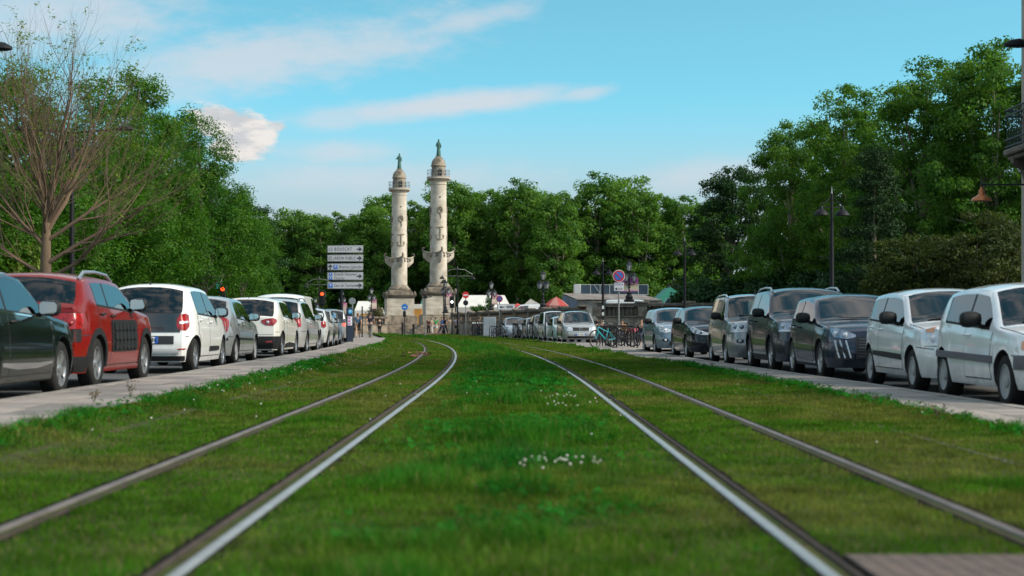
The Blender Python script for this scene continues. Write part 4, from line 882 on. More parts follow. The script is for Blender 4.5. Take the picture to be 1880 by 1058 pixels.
def crown_mesh(name, seed, env, nb, nl, br, ls, m, flat=.62, shellp=.5, droop=0.0, asp=.55, tmean=.45, spike=0.0):
    """leaves: nb boughs of nl leaves; env = ellipsoids (cx,cy,cz,rx,ry,rz,weight)"""
    r = np.random.default_rng(seed); env = np.array(env, float); wt = env[:, 6] / env[:, 6].sum(); k = r.choice(len(env), nb, p=wt); e = env[k]
    d = r.normal(size=(nb, 3)); d /= np.linalg.norm(d, axis=1)[:, None]; rad = (shellp + (1 - shellp) * r.random(nb)) ** .8
    rad *= 1 + .10 * np.sin(d[:, 0] * 5 + seed) * np.sin(d[:, 2] * 6 + seed * 2)
    C = e[:, :3] + d * rad[:, None] * e[:, 3:6]; bsz = br * r.uniform(.6, 1.35, nb); bt = np.clip(r.normal(tmean, .20, nb), 0, 1)
    n = nb * nl; i = np.repeat(np.arange(nb), nl)
    g = r.normal(size=(n, 3)); g /= np.linalg.norm(g, axis=1)[:, None]; rr = r.random(n) ** .45
    P = C[i] + g * (rr * bsz[i])[:, None] * np.array([1, 1, flat])
    if droop: P[:, 2] -= droop * (rr ** 2) * bsz[i]
    if spike: P += d[i] * (r.random(n) ** 3 * spike)[:, None]
    N = g * .9 + r.normal(size=(n, 3)) * .55 + np.array([0, 0, .55]); N /= np.linalg.norm(N, axis=1)[:, None]
    U = np.cross(N, r.normal(size=(n, 3))); U /= np.linalg.norm(U, axis=1)[:, None]
    if droop: U[:, 2] -= droop * .8; U -= N * (U * N).sum(1)[:, None]; U /= np.linalg.norm(U, axis=1)[:, None]
    Wv = np.cross(N, U); s = (ls * r.uniform(.55, 1.35, n))[:, None]
    V = np.stack([P - U * s * .5, P + Wv * s * asp * .5 - U * s * .05, P + U * s * .5, P - Wv * s * asp * .5 - U * s * .05], 1).reshape(-1, 3)
    t = np.clip(bt[i] + r.normal(0, .16, n), 0, 1)
    return npmesh(name, V, np.arange(4 * n).reshape(-1, 4), m, t), C
def trunk_mesh(name, seed, h, r0, C, m, nlimb=14, fork=.35, lean=0.0):
    rd = random.Random(seed); b = MB(); top = Vector((rd.uniform(-.3, .3) + lean, rd.uniform(-.3, .3), h)); pts = [Vector((0, 0, -.1)), Vector((0, 0, .25))]
    for t in (.2, .4, .6, .8, 1): pts.append(Vector((top.x * t + rd.uniform(-.08, .08) * h * .1, top.y * t + rd.uniform(-.08, .08) * h * .1, h * t)))
    b.tube(pts, [r0 * 1.5, r0 * 1.05, r0 * .95, r0 * .8, r0 * .6, r0 * .4, r0 * .15], 9)
    for q in rd.sample(range(len(C)), min(nlimb, len(C))):
        e = Vector(C[q]); z0 = h * rd.uniform(fork, .8) if e.z > h * fork else h * fork * .8; z0 = min(z0, max(e.z - .5, h * .15)); t = z0 / h; s = Vector((top.x * t, top.y * t, z0)); md = s.lerp(e, .5) + Vector((rd.uniform(-.3, .3), rd.uniform(-.3, .3), -.1 + rd.uniform(-.2, .3)))
        rl = r0 * (.42 if q % 3 else .55) * (1 - .5 * t); b.tube([s, md, e], [rl, rl * .6, rl * .15], 6)
    return b.mesh(name, m, 60)
def tree(label, tr, cr, X, Y, z=0.0, sc=1.0, rz=0.0, group=None, name='broadleaf_tree', sz=None):
    o = thing(name, label, 'tree', (X, Y, z), rz, group); o.scale = (sc, sc, sz or sc); inst('trunk', tr, o); c = inst('crown', cr, o); return o
# planes of the far wall: 22 m tall at scale 1
PL = []
for k in range(4):
    r_ = random.Random(40 + k)
    env = [(0, 0, 12.5, 4.6, 4.4, 8.0, 5), (r_.uniform(-1.5, 1.5), 0, 17.5, 3.4, 3.3, 4.2, 3), (2.2, r_.uniform(-1, 1), 9, 3.2, 3.4, 6.5, 3), (-2.4, r_.uniform(-1, 1), 9.5, 3.2, 3.4, 6.5, 3), (r_.uniform(-2, 2), -2.0, 6.0, 3.6, 3.0, 4.8, 3)]
    cm_, C = crown_mesh('plane_crown', 60 + k, env, 230, 130, 1.30, .42, L_PLANE, .66, .55); PL.append((trunk_mesh('plane_trunk', k, 18, .42, C, M_BARKP, 22, .25), cm_, float(np.percentile(C[:, 2], 99.5)) + .8))
GP = 'plane trees closing the square behind the columns'
FAR = [(446, 412, 236), (482, 400, 232), (516, 394, 238), (548, 384, 234), (585, 398, 230), (622, 392, 238), (655, 396, 232), (690, 376, 228), (712, 356, 240), (762, 372, 232), (788, 385, 238), (836, 330, 224), (872, 352, 234), (905, 350, 228), (952, 330, 222), (985, 344, 232), (1022, 352, 214), (1056, 362, 226), (1098, 318, 220), (1140, 322, 226), (1178, 356, 218), (1216, 358, 226), (1254, 362, 220), (1292, 366, 226)]
SIDE = ('leftmost, meeting the last ash tree', 'second from the last ash tree', 'third from the last ash tree', 'above the left red traffic light, fourth from the left', 'just left of the direction signs', 'right behind the direction signs', 'just right of the direction signs', 'left of the left column, lower than its neighbour', 'tall and pale, right behind the left column', 'filling the gap between the columns', 'dark, right behind the right column', 'tall, just right of the right column',
 'second right of the right column', 'above the white fair tent', 'broad, above the plain red umbrella', 'above the lantern lamp without banner', 'lower and nearer, above the striped umbrella', 'above the silver people carrier', 'tallest of all, above the glass cabin', 'almost as tall, right of the tallest', 'above the purple banners', 'above the right end of the metal shed', 'right behind the green tent', 'rightmost, half hidden by the dark tree')
for k, (px, top, Y) in enumerate(FAR):
    tr, cr, hh_ = PL[k % 4]; H = PZ(top, Y); sc = H / hh_
    lab = 'leafy far plane tree ' + SIDE[k]
    tree(lab, tr, cr, PX(px, Y), Y, 0, sc * random.uniform(1.0, 1.08), random.uniform(0, 6.28), GP, 'plane_tree', sc)
for k in range(13):     # second rank, filling the gaps
    px = 420 + k * 72; Y = 262 + (k % 2) * 8; tr, cr, hh_ = PL[(k + 1) % 4]; tree('darker plane tree of the rear rank showing between the far crowns', tr, cr, PX(px, Y), Y, 0, .80 + .05 * (k % 3), random.uniform(0, 6), 'rear rank of plane trees', 'plane_tree')
# near right: park trees
def near(seed, h, r, m, nb, nl, br, ls, low=.12, bark=M_BARK, **kw):
    R = random.Random(seed); env = [(0, 0, h * .58, r * .85, r * .85, h * .38, 5), (R.uniform(-.3, .3) * r, 0, h * .78, r * .62, r * .62, h * .20, 2.5), (r * .45, R.uniform(-.4, .4) * r, h * .45, r * .62, r * .6, h * .30, 2.5), (-r * .45, R.uniform(-.4, .4) * r, h * .42, r * .62, r * .6, h * .30, 2.5), (0, -r * .4, h * (.20 + low), r * .8, r * .6, h * .18, 1.6)]
    cm_, C = crown_mesh('crown_leaves', seed, env, nb, nl, br, ls, m, **kw); return trunk_mesh('trunk', seed, h * .8, h * .022, C, bark, 20, .22), cm_, h, float(np.percentile(C[:, 2], 99)) + br * .6
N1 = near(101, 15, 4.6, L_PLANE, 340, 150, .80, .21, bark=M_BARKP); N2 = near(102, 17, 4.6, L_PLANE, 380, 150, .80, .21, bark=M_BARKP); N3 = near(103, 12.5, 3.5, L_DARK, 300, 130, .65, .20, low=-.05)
def putn(N, label, px, top, Y, wpx, name='broadleaf_tree', group=None, rz=0.0):
    H = PZ(top, Y); sz = H / N[3]; return tree(label, N[0], N[1], PX(px, Y), Y, 0, wpx / F * Y / 4.6 if N is not N3 else wpx / F * Y / 3.5, rz, group, name, sz)
GN = 'park trees right of the parked cars'
putn(N3, 'dense dark green tree above the pale blue grey people carrier', 1338, 308, 122, 84, group=GN)
putn(N1, 'leafy plane tree with airy top left of the twin bell lamp', 1452, 232, 112, 100, 'plane_tree', GN)
putn(N2, 'leafy plane tree with sunlit crown behind the twin bell lamp', 1552, 168, 106, 118, 'plane_tree', GN, 1.3)
putn(N2, 'tall plane tree with rounded top above the dark conifer', 1690, 118, 98, 140, 'plane_tree', GN, 2.9)
putn(N1, 'tallest plane tree at the right photo edge behind the balcony', 1835, 84, 94, 155, 'plane_tree', GN, 4.2)
putn(N1, 'plane tree mostly hidden behind the stone house', 1985, 110, 92, 150, 'plane_tree', GN, .7)
putn(N3, 'dark tree filling the gap between the plane trees', 1480, 330, 128, 120, group=GN, rz=2.0); putn(N3, 'dark tree deep behind the conifer', 1650, 260, 122, 140, group=GN, rz=3.0); putn(N3, 'dark tree behind the copper lamp', 1800, 250, 112, 150, group=GN, rz=4.0)
# conifer with flat tiers
env = [(0, 0, 1.2 + 1.25 * k, 3.3 - .36 * k, 3.3 - .36 * k, .55, 3.3 - .3 * k) for k in range(8)]
cm_, C = crown_mesh('conifer_needles', 7, env, 280, 150, .62, .17, L_YEW, .40, .3, .35, .35, .45, .5)
tree('nearly black spreading conifer beside the twin bell lamp', trunk_mesh('trunk', 8, 9.5, .2, C, M_BARK, 16, .1), cm_, PX(1608, 86), 86, 0, 1.0, .4, GN, 'conifer_tree')
mp, C = crown_mesh('maple_leaves', 9, [(0, 0, 3.0, 2.2, 2.2, 2.2, 4), (1.1, 0, 2.4, 1.5, 1.6, 1.5, 2), (-1.2, -.3, 2.2, 1.5, 1.6, 1.5, 2), (.2, -.9, 1.4, 2.0, 1.4, 1.0, 2)], 240, 120, .45, .15, L_MAPLE, .5, .5); mt = trunk_mesh('trunk', 9, 4, .09, C, M_BARK, 16, .15)
mr, C = crown_mesh('maple_leaves_red', 10, [(0, 0, 3.1, 2.3, 2.2, 2.2, 4), (1.1, 0, 2.4, 1.6, 1.6, 1.5, 2), (-1.2, -.3, 2.2, 1.5, 1.6, 1.5, 2), (.2, -.9, 1.4, 2.0, 1.4, 1.0, 2)], 250, 120, .45, .15, L_MAPLER, .5, .5)
tree('low yellowish green maple behind the silver white estate', mt, mp, PX(1682, 72), 72, 0, 1.04, .3, 'low maples at the park edge', 'maple_tree'); tree('low reddish brown maple below the copper lamp', mt, mr, PX(1790, 69), 69, 0, 1.12, 1.7, 'low maples at the park edge', 'maple_tree')
tree('low yellowish green maple at the right photo edge', mt, mp, PX(1872, 74), 74, 0, 1.18, 2.9, 'low maples at the park edge', 'maple_tree')
# shrubs
sh, C = crown_mesh('shrub_leaves', 12, [(0, 0, .9, 1.3, 1.2, .9, 1), (.6, 0, 1.5, .8, .8, .7, .5)], 90, 70, .42, .20, L_DARK, .7, .4); st_ = trunk_mesh('stem', 12, 1.2, .05, C, M_BARK, 8, .1)
def shrub(label, px, Y, sc, z=0.0, group=None, cr=None):
    o = thing('shrub', label, 'shrub', (PX(px, Y), Y, z), random.uniform(0, 6), group); o.scale = (sc, sc, sc); inst('stem', st_, o); inst('foliage', cr or sh, o)
for px in range(1275, 1900, 42): shrub('dark shrub in the hedge line under the right park trees', px, 118 - (px - 1275) * .05, 1.7 + .5 * random.random(), 0, 'hedge under the right park trees')
# near left: ash trees
def ash(seed, h, r): 
    R = random.Random(seed); env = [(0, 0, h * .42, r, r, h * .20, 4), (R.uniform(-.2, .2) * r, 0, h * .60, r * .78, r * .78, h * .18, 3), (R.uniform(-.2, .2) * r, 0, h * .78, r * .48, r * .48, h * .17, 1.6), (.1 * r, 0, h * .90, r * .22, r * .22, h * .09, .5), (r * .4, -.3 * r, h * .36, r * .7, r * .6, h * .16, 1.5), (-r * .45, -.2 * r, h * .40, r * .7, r * .6, h * .16, 1.5)]
    cm_, C = crown_mesh('ash_leaves', seed, env, 300, 190, .62, .165, L_ASH, .8, .45, .45, .36, .45, .6); return trunk_mesh('trunk', seed, h * .85, h * .016, C, M_BARK, 18, .16, .3), cm_, float(np.percentile(C[:, 2], 99.5)) + .5, r
A = [ash(201, 11.5, 3.2), ash(202, 12.5, 3.4), ash(203, 12, 3.0)]
GA = 'ash trees along the left parking lane'
def puta(k, label, px, top, Y, wpx, rz=0.0):
    t_ = A[k]; return tree(label, t_[0], t_[1], PX(px, Y), Y, .05, wpx / F * Y / t_[3], rz, GA, 'ash_tree', PZ(top, Y) / t_[2])
puta(0, 'ash tree behind the bare tree, at the left photo edge', 30, 118, 62, 185); puta(1, 'ash tree seen through the twigs of the bare tree', 165, 135, 72, 165, 1.2); puta(2, 'ash tree with a spiky top right of the bare tree', 262, 128, 78, 120, 2.2)
puta(1, 'pointed ash tree with drooping sprays below the white cloud', 378, 206, 88, 105, 3.3); puta(0, 'last ash tree of the left row, above the turquoise banner', 446, 352, 106, 70, 4.1); puta(2, 'ash tree filling the row above the small white hatchback', 318, 205, 94, 110, 5.1); puta(2, 'ash tree standing outside the left photo edge', -110, 100, 58, 170, .6)
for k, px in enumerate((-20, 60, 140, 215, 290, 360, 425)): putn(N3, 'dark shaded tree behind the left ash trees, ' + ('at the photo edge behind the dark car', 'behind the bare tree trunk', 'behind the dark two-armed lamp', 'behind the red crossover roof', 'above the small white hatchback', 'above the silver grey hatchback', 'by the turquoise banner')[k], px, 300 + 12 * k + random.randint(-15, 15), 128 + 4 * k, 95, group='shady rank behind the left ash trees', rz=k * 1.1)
for k, px in enumerate(range(-30, 520, 46)): shrub('dark shrub in the hedge behind the left parked cars', px, 112 + (k % 3) * 3 + px * .06, 1.9 + .5 * random.random(), 0, 'hedge behind the left parked cars')
yg, C = crown_mesh('young_leaves', 15, [(0, 0, 1.4, .7, .7, 1.0, 1)], 60, 40, .25, .16, L_YOUNG, .7, .4); o = thing('shrub', 'bright yellow green young shrub left of the bare tree trunk', 'shrub', (PX(48, 58), 58, .05)); inst('stem', st_, o); inst('foliage', yg, o).scale = (1.1, 1.1, 1.9)
# the bare tree
def bare(label, X, Y):
    rd = random.Random(23); o = thing('bare_tree', label, 'tree', (X, Y, .05)); tips = []; tb = MB()
    tb.tube([(0, 0, -.1), (0, 0, .3), (.03, 0, 1.6), (.0, .05, 2.9), (.05, 0, 4.2)], [.26, .19, .175, .155, .11], 10); tb.build('trunk', M_BARKB, o, smooth=60)
    def grow(b, p, d, ln, r, dep):
        n = 4; pts = [p]; q = p
        for i in range(n):
            d = (d + Vector((rd.gauss(0, .10), rd.gauss(0, .10), .02 + .022 * dep))).normalized(); q = q + d * ln / n; pts.append(q)
        r1 = r * .5; b.tube(pts, [r + (r1 - r) * i / n for i in range(n + 1)], 6 if dep < 2 else 3, dep < 1)
        if dep >= 4 or r1 < .0022: tips.append((q, d)); return
        for k in range(rd.choice((3, 4, 4)) if dep else 5):
            i = rd.randint(1, n) if k else n; a = rd.uniform(.25, .62) if k else .12; ax = d.orthogonal(); ax.rotate(Matrix.Rotation(rd.uniform(0, 6.28), 3, d)); nd = d.copy(); nd.rotate(Matrix.Rotation(a, 3, ax)); rr = (r + (r1 - r) * i / n) * (.55 if k else .9)
            grow(b, pts[i], nd, ln * rd.uniform(.58, .85), rr, dep + 1)
    for k, (z, dx, dy, dz, ln, r) in enumerate(((4.1, .05, .0, 1, 3.1, .10), (3.9, -.28, .1, 1, 3.1, .09), (3.5, .30, .15, 1, 3.2, .09), (3.8, -.10, .3, 1, 3.2, .085), (3.9, .15, -.3, 1, 3.2, .085), (3.6, .48, -.1, 1, 3.0, .08), (3.2, -.62, -.1, .9, 2.4, .07), (2.7, 1.0, .1, .60, 2.9, .075), (2.2, 1.0, -.3, .52, 2.7, .07), (2.3, -1.0, .2, .62, 2.6, .075), (3.4, 1.0, .2, .75, 2.8, .07), (3.3, -.9, .1, .8, 2.6, .07), (3.9, .6, -.2, .8, 2.8, .07), (3.6, .1, -.7, 1, 2.2, .06), (3.7, .1, .8, 1, 2.2, .06), (4.1, .22, -.2, 1, 2.5, .065), (4.1, -.16, .2, 1, 2.6, .065))):
        b = MB(); grow(b, Vector((.02, 0, z)), Vector((dx, dy, dz)).normalized(), ln * .80, r, 0); b.build('limb', M_BARKB, o, smooth=60)
    r = np.random.default_rng(5); T = [q for q, d in tips if r.random() < .20]
    P = np.repeat(np.array([list(q) for q in T]), 9, 0) + r.normal(0, .06, (len(T) * 9, 3)); n = len(P); U = r.normal(size=(n, 3)); U[:, 2] *= .4; U /= np.linalg.norm(U, axis=1)[:, None]; Wv = np.cross(U, [0, 0, 1.]); s = r.uniform(.08, .17, n)[:, None]
    V = np.stack([P, P + U * s * .5 + Wv * s * .22, P + U * s, P + U * s * .5 - Wv * s * .22], 1).reshape(-1, 3); lf = link(bpy.data.objects.new('sparse_leaves', npmesh('sparse_leaves', V, np.arange(4 * n).reshape(-1, 4), L_YOUNG, r.random(n))), o); lf['kind'] = 'stuff'
    return o
bt_ = bare('nearly leafless tree with many upright twigs behind the red crossover', PX(83, 52), 52); bt_.scale = (1.10, 1.10, 1.06)
# ------------------------------------------------------------------ columns, walls, stalls, house
M_STONE = mat('lime_stone', (.51, .46, .39), .85, var=.55, vscale=.9, bump=.35, bscale=12, col2=(.33, .285, .23))
M_STONED = mat('weathered_stone', (.17, .14, .11), .9, var=.6, vscale=1.2, bump=.5, bscale=10, col2=(.055, .047, .04))
M_STONEG = mat('stained_stone', (.30, .25, .19), .9, var=.65, vscale=1.3, bump=.5, bscale=10, col2=(.09, .075, .06))
M_BRONZE = mat('green_bronze', (.045, .135, .115), .7, .2, var=.4, vscale=4)
M_IRON = mat('black_iron', (.012, .013, .016), .5, .3)
M_RAILG = mat('pale_iron', (.22, .24, .25), .6, .3)
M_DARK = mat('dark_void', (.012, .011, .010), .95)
M_WHITE = mat('white_canvas', (.62, .61, .57), .8, var=.12, vscale=.7)
def skinfig(name, joints, bones, m, parent, loc=(0, 0, 0), rz=0.0, sub=2):
    """one continuous surface grown over joints (position, radius)"""
    me = bpy.data.meshes.new(name); keys = list(joints); me.from_pydata([joints[k][0] for k in keys], [(keys.index(a), keys.index(b)) for a, b in bones], [])
    o = bpy.data.objects.new(name, me); link(o, parent); o.location = loc; o.rotation_euler = (0, 0, rz)
    o.modifiers.new('skin', 'SKIN'); sv = me.skin_vertices[0].data
    for i, k in enumerate(keys):
        r = joints[k][1]; sv[i].radius = r if isinstance(r, tuple) else (r, r); sv[i].use_root = (i == 0)
    s = o.modifiers.new('sub', 'SUBSURF'); s.levels = sub; s.render_levels = sub
    dg = bpy.context.evaluated_depsgraph_get(); nm = bpy.data.meshes.new_from_object(o.evaluated_get(dg)); o.modifiers.clear(); o.data = nm; nm.materials.clear(); nm.materials.append(m)
    nm.polygons.foreach_set('use_smooth', [True] * len(nm.polygons)); return o
def column(label, px, Y, rot, arm):
    o = thing('rostral_column', label, 'column', (PX(px, Y), Y, 0), .16, 'stone columns with ship prows')
    for k in range(4): b = MB(); b.box((0, 0, .12 + .24 * k), (6.4 - .7 * k, 6.4 - .7 * k, .24)); b.build('step', M_STONEG, o, bevel=.02)
    b = MB(); b.box((0, 0, 1.45), (3.9, 3.9, .96)); b.box((0, 0, 2.0), (3.7, 3.7, .14)); b.build('base_course', M_STONEG, o, bevel=.04)
    for k in range(4):
        b = MB(); z0 = 2.07 + .5 * k; b.box((0, 0, z0 + .247), (3.2 - .004 * (k % 2), 3.2 - .004 * (k % 2), .49)); b.build('pedestal_course', M_STONE, o, bevel=.012)
    b = MB(); b.box((0, 0, 4.15), (3.35, 3.35, .16)); b.box((0, 0, 4.30), (3.6, 3.6, .14)); b.box((0, 0, 4.42), (3.75, 3.75, .10)); b.build('pedestal_cornice', M_STONED, o, bevel=.03)
    for sx in (-1, 1):
        for sy in (-1, 1): b = MB(); b.lathe([(.16, 0), (.2, .14), (.12, .26), (.04, .42)], (sx * 1.65, sy * 1.65, 4.47), 8); b.build('corner_ornament', M_STONED, o)
    b = MB(); b.box((0, 0, 4.75), (2.6, 2.6, .56)); b.build('plinth', M_STONEG, o, bevel=.03)
    b = MB(); b.lathe([(1.25, 5.03), (1.30, 5.12), (1.28, 5.24), (1.14, 5.30), (1.12, 5.38), (1.05, 5.44), (.95, 5.60)], n=28); b.build('column_base', M_STONEG, o)
    N = 9
    for k in range(N):
        z0, z1 = 5.6 + 10.6 * k / N, 5.6 + 10.6 * (k + 1) / N; R = lambda z: .935 - .085 * ((z - 5.6) / 10.6) ** 1.4
        b = MB(); b.lathe([(R(z0) - .012, z0), (R(z0), z0 + .012), (R(z1), z1 - .012), (R(z1) - .012, z1)], n=32, cap=False); b.build('drum', M_STONE, o, smooth=25)
    b = MB(); b.lathe([(.86, 16.1), (.92, 16.14), (.92, 16.22), (.86, 16.26), (.88, 16.45), (1.06, 16.62), (1.22, 16.72), (1.28, 16.74), (1.28, 16.92), (1.02, 16.94)], n=32); b.build('capital', M_STONE, o)
    for k in range(24): a = 2 * PI * k / 24; b = MB(); b.box((1.14 * math.cos(a), 1.14 * math.sin(a), 16.62), (.10, .10, .12), Matrix.Rotation(a, 3, 'Z')); b.build('bracket', M_STONEG, o)
    rl = MB()
    for k in range(28): a = 2 * PI * k / 28; rl.tube([(1.22 * math.cos(a), 1.22 * math.sin(a), 16.9), (1.22 * math.cos(a), 1.22 * math.sin(a), 17.68)], .014, 4)
    for z in (16.98, 17.32, 17.68): rl.tube([(1.22 * math.cos(a), 1.22 * math.sin(a), z) for a in np.linspace(0, 2 * PI, 29)], .022, 4, False)
    x = rl.build('railing', M_RAILG, o); x['kind'] = 'stuff'
    b = MB(); b.lathe([(.74, 16.92), (.74, 18.05), (.82, 18.10), (.84, 18.2), (.78, 18.26), (.76, 18.45), (.66, 18.75), (.46, 19.0), (.34, 19.08), (.34, 19.2), (.30, 19.22)], n=28); b.build('turret', M_STONEG, o)
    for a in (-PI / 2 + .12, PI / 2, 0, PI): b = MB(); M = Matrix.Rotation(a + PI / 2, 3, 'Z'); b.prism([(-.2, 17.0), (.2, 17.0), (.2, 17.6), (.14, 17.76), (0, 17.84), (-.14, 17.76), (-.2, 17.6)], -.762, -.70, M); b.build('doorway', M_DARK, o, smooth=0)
    # ship prows, anchors and wreaths on four sides
    for k in range(4):
        a = rot + k * PI / 2; M = Matrix.Rotation(a, 3, 'Z'); b = MB(); S = []; n = 9
        for t in np.linspace(0, 1, 9):
            wd = .50 * (1 - t ** 2.0) + .05; zt = 8.95 - .25 * t * (1 - t) * 2 + .12 * t ** 3; zb = 7.60 + .72 * t ** 1.8; r = .70 + 1.02 * t
            for q in range(n):
                s_ = -1 + 2 * q / (n - 1); S.append(M @ Vector((r, wd * s_, zb + (zt - zb) * abs(s_) ** 1.6)))
        f = [(i * n + j, (i + 1) * n + j, (i + 1) * n + j + 1, i * n + j + 1) for i in range(8) for j in range(n - 1)] + [(i * n, (i + 1) * n, (i + 1) * n + n - 1, i * n + n - 1) for i in range(8)] + [tuple(range(8 * n, 9 * n))]
        b.add(S, f); pr = b.build('ship_prow', M_STONE, o, smooth=40)
        b = MB(); c = Vector((1.66, 0, 8.98)); b.tube([M @ (c + Vector(q)) for q in ((-.2, 0, -.15), (.12, 0, .02), (.10, 0, .26), (-.08, 0, .34), (-.16, 0, .22))], [.11, .10, .09, .07, .05], 7); b.build('figurehead', M_STONED, pr)
        b = MB()
        for s_ in (-1, 1): b.tube([M @ Vector((.72 + 1.0 * t, s_ * (.53 * (1 - t ** 1.7) + .05), 8.76 - .4 * t * (1 - t) + .1 * t ** 3)) for t in np.linspace(0, 1, 7)], .045, 5)
        for t in (.15, .45): 
            for s_ in (-1, 1): b.lathe([(.10, -.03), (.10, .03), (.03, .06)], M @ Vector((.78 + 1.0 * t, s_ * (.50 * (1 - t ** 1.7)), 8.35 + .3 * t)), 8, M @ Matrix.Rotation(-s_ * PI / 2, 3, 'X'))
        x = b.build('prow_moulding', M_STONED, pr); x['kind'] = 'stuff'
        def surf(u, z, d=.03): aa = a + u / .9; r = R(z) + d; return Vector((r * math.cos(aa), r * math.sin(aa), z))
        b = MB(); b.tube([surf(0, z) for z in (10.2, 10.9, 11.6)], .055, 5); b.tube([surf(u, 11.5) for u in (-.42, -.2, 0, .2, .42)], [.03, .07, .10, .07, .03], 5); b.tube([surf(u, 10.15 + 1.6 * u * u) for u in (-.40, -.25, 0, .25, .40)], [.03, .06, .07, .06, .03], 5)
        for s_ in (-1, 1): b.tube([surf(.40 * s_, 10.4), surf(.30 * s_, 10.62), surf(.46 * s_, 10.56)], .05, 5)
        b.build('anchor', M_STONEG, o)
        b = MB(); b.tube([surf(.24 * math.cos(t), 13.35 + .34 * math.sin(t)) for t in np.linspace(0, 2 * PI, 15)], .07, 6, False); b.tube([surf(.0, 13.0), surf(.08, 12.6), surf(.02, 12.35)], [.07, .06, .03], 5); b.tube([surf(-.1, 13.6), surf(.14, 13.2)], .06, 5); b.build('wreath', M_STONEG, o)
        b = MB(); b.lathe([(.11, 0), (.09, .05), (.02, .07)], surf(0, 14.75, -.01), 8, Vector((math.cos(a), math.sin(a), 0)).to_track_quat('Z', 'Y').to_matrix()); b.build('rosette', M_STONED, o)
    z = 19.2; J = {'hip': ((0, 0, z + .9), (.23, .19)), 'waist': ((.02, 0, z + 1.12), (.20, .16)), 'chest': ((.02, 0, z + 1.40), (.21, .15)), 'neck': ((.02, 0, z + 1.60), .075), 'head': ((.02, -.02, z + 1.76), (.115, .125)), 'crown': ((.02, -.01, z + 1.88), .06), 'knee': ((.02, -.03, z + .50), (.23, .20)), 'hem': ((0, 0, z + .08), (.28, .25)), 'foot': ((0, 0, z), (.26, .24)),
         'ls': ((-.16, 0, z + 1.40), .10), 'le': ((-.25, -.06, z + 1.12), .08), 'lh': ((-.22 if arm else -.42, -.22, z + (1.0 if arm else 1.26)), .06), 'rs': ((.17, 0, z + 1.40), .10), 're': ((.25, .02, z + 1.10), .08), 'rh': ((.24, -.10, z + .92), .06)}
    skinfig('statue', J, [('hip', 'waist'), ('waist', 'chest'), ('chest', 'neck'), ('neck', 'head'), ('head', 'crown'), ('hip', 'knee'), ('knee', 'hem'), ('hem', 'foot'), ('chest', 'ls'), ('ls', 'le'), ('le', 'lh'), ('chest', 'rs'), ('rs', 're'), ('re', 'rh')], M_BRONZE, o)
    return o
column('left stone column topped by a green statue holding an arm out', 733, 185, -PI / 2 + .15, False)
column('right taller-looking stone column topped by a robed green statue', 805, 171, -PI / 2 + .10, True)
# --- balustrades
BAL = MB().lathe([(.075, 0), (.075, .05), (.05, .08), (.085, .22), (.06, .40), (.045, .52), (.07, .58), (.075, .64)], n=8).mesh('baluster', M_STONED, 50)
def balustrade(label, p0, p1, zb, zt, pil, space, cap0=False, m=M_STONED, solid=0.0):
    p0, p1 = Vector(p0), Vector(p1); d = p1 - p0; L = d.length; rz = math.atan2(d.y, d.x); o = thing('balustrade', label, 'balustrade', (p0.x, p0.y, 0), rz, None)
    zo = zt - .22 - .64
    b = MB(); b.box((L / 2, 0, (zb + zo) / 2), (L, .55, zo - zb)); b.build('base_wall', M_STONEG if m is M_STONED else m, o, bevel=.02)
    b = MB(); b.box((L / 2, 0, zo - .055), (L + .1, .68, .10)); b.build('string_course', m, o, bevel=.02)
    n = max(1, int(L / 2.0))
    for k in range(n): b = MB(); b.box(((k + .5) * L / n, 0, zt - .11), (L / n - .015, .55, .20)); b.build('coping_stone', m, o, bevel=.03)
    np_ = max(2, int(round(L / pil)) + 1); xs = [L * k / (np_ - 1) for k in range(np_)]
    for x in xs: b = MB(); b.box((x, 0, (zo + zt) / 2 - .11), (.62, .50, zt - zo - .22)); b.box((x, 0, zt + .05), (.8, .66, .12)); b.build('pillar', M_STONEG, o, bevel=.02)
    if solid: b = MB(); b.box((L * solid / 2, .16, zo + .32), (L * solid, .12, .64)); b.build('infill_panel', M_STONED, o)
    x = .2
    while x < L - .1:
        if min(abs(x - q) for q in xs) > .40: inst('baluster', BAL, o, (x, 0, zo))
        x += space
    return o
tag(balustrade('blackened stone balustrade behind the bike racks, below the purple banner', (5.7, 105), (14.5, 102.5), -.1, 2.37, 2.9, .30, solid=.62), None, None, 'stone balustrades round the square')
tag(balustrade('long dark stone balustrade behind the far right row of cars', (-6.2, 166), (4.75, 106.5), -.1, 2.15, 6.0, .50), None, None, 'stone balustrades round the square')
tag(balustrade('low stone balustrade left of the left column, behind the walking couple', (-19.5, 178), (-14.4, 181), -.1, 1.9, 2.5, .40), None, None, 'stone balustrades round the square')
b = MB(); P = [(5.3, 106.6), (-5.6, 166.5), (50, 166.5), (50, 103.2), (14.8, 103.2)]; n = len(P); b.add([(x, y, .9) for x, y in P] + [(x, y, -.1) for x, y in P], [tuple(range(n)), *[(i, i + n, (i + 1) % n + n, (i + 1) % n) for i in range(n)]]); tag(b.build('terrace', M_PLAZA, smooth=0), 'raised paved terrace behind the stone balustrades', 'terrace', None, 'structure')
sheet('paved_corner', lambda Y: float(np.interp(Y, [96, 150], [-34, -40])), EL, list(np.arange(96, 151.1, 5)), .03, M_PLAZA, 3, 'pale paved corner where the left pavement ends', 'pavement')
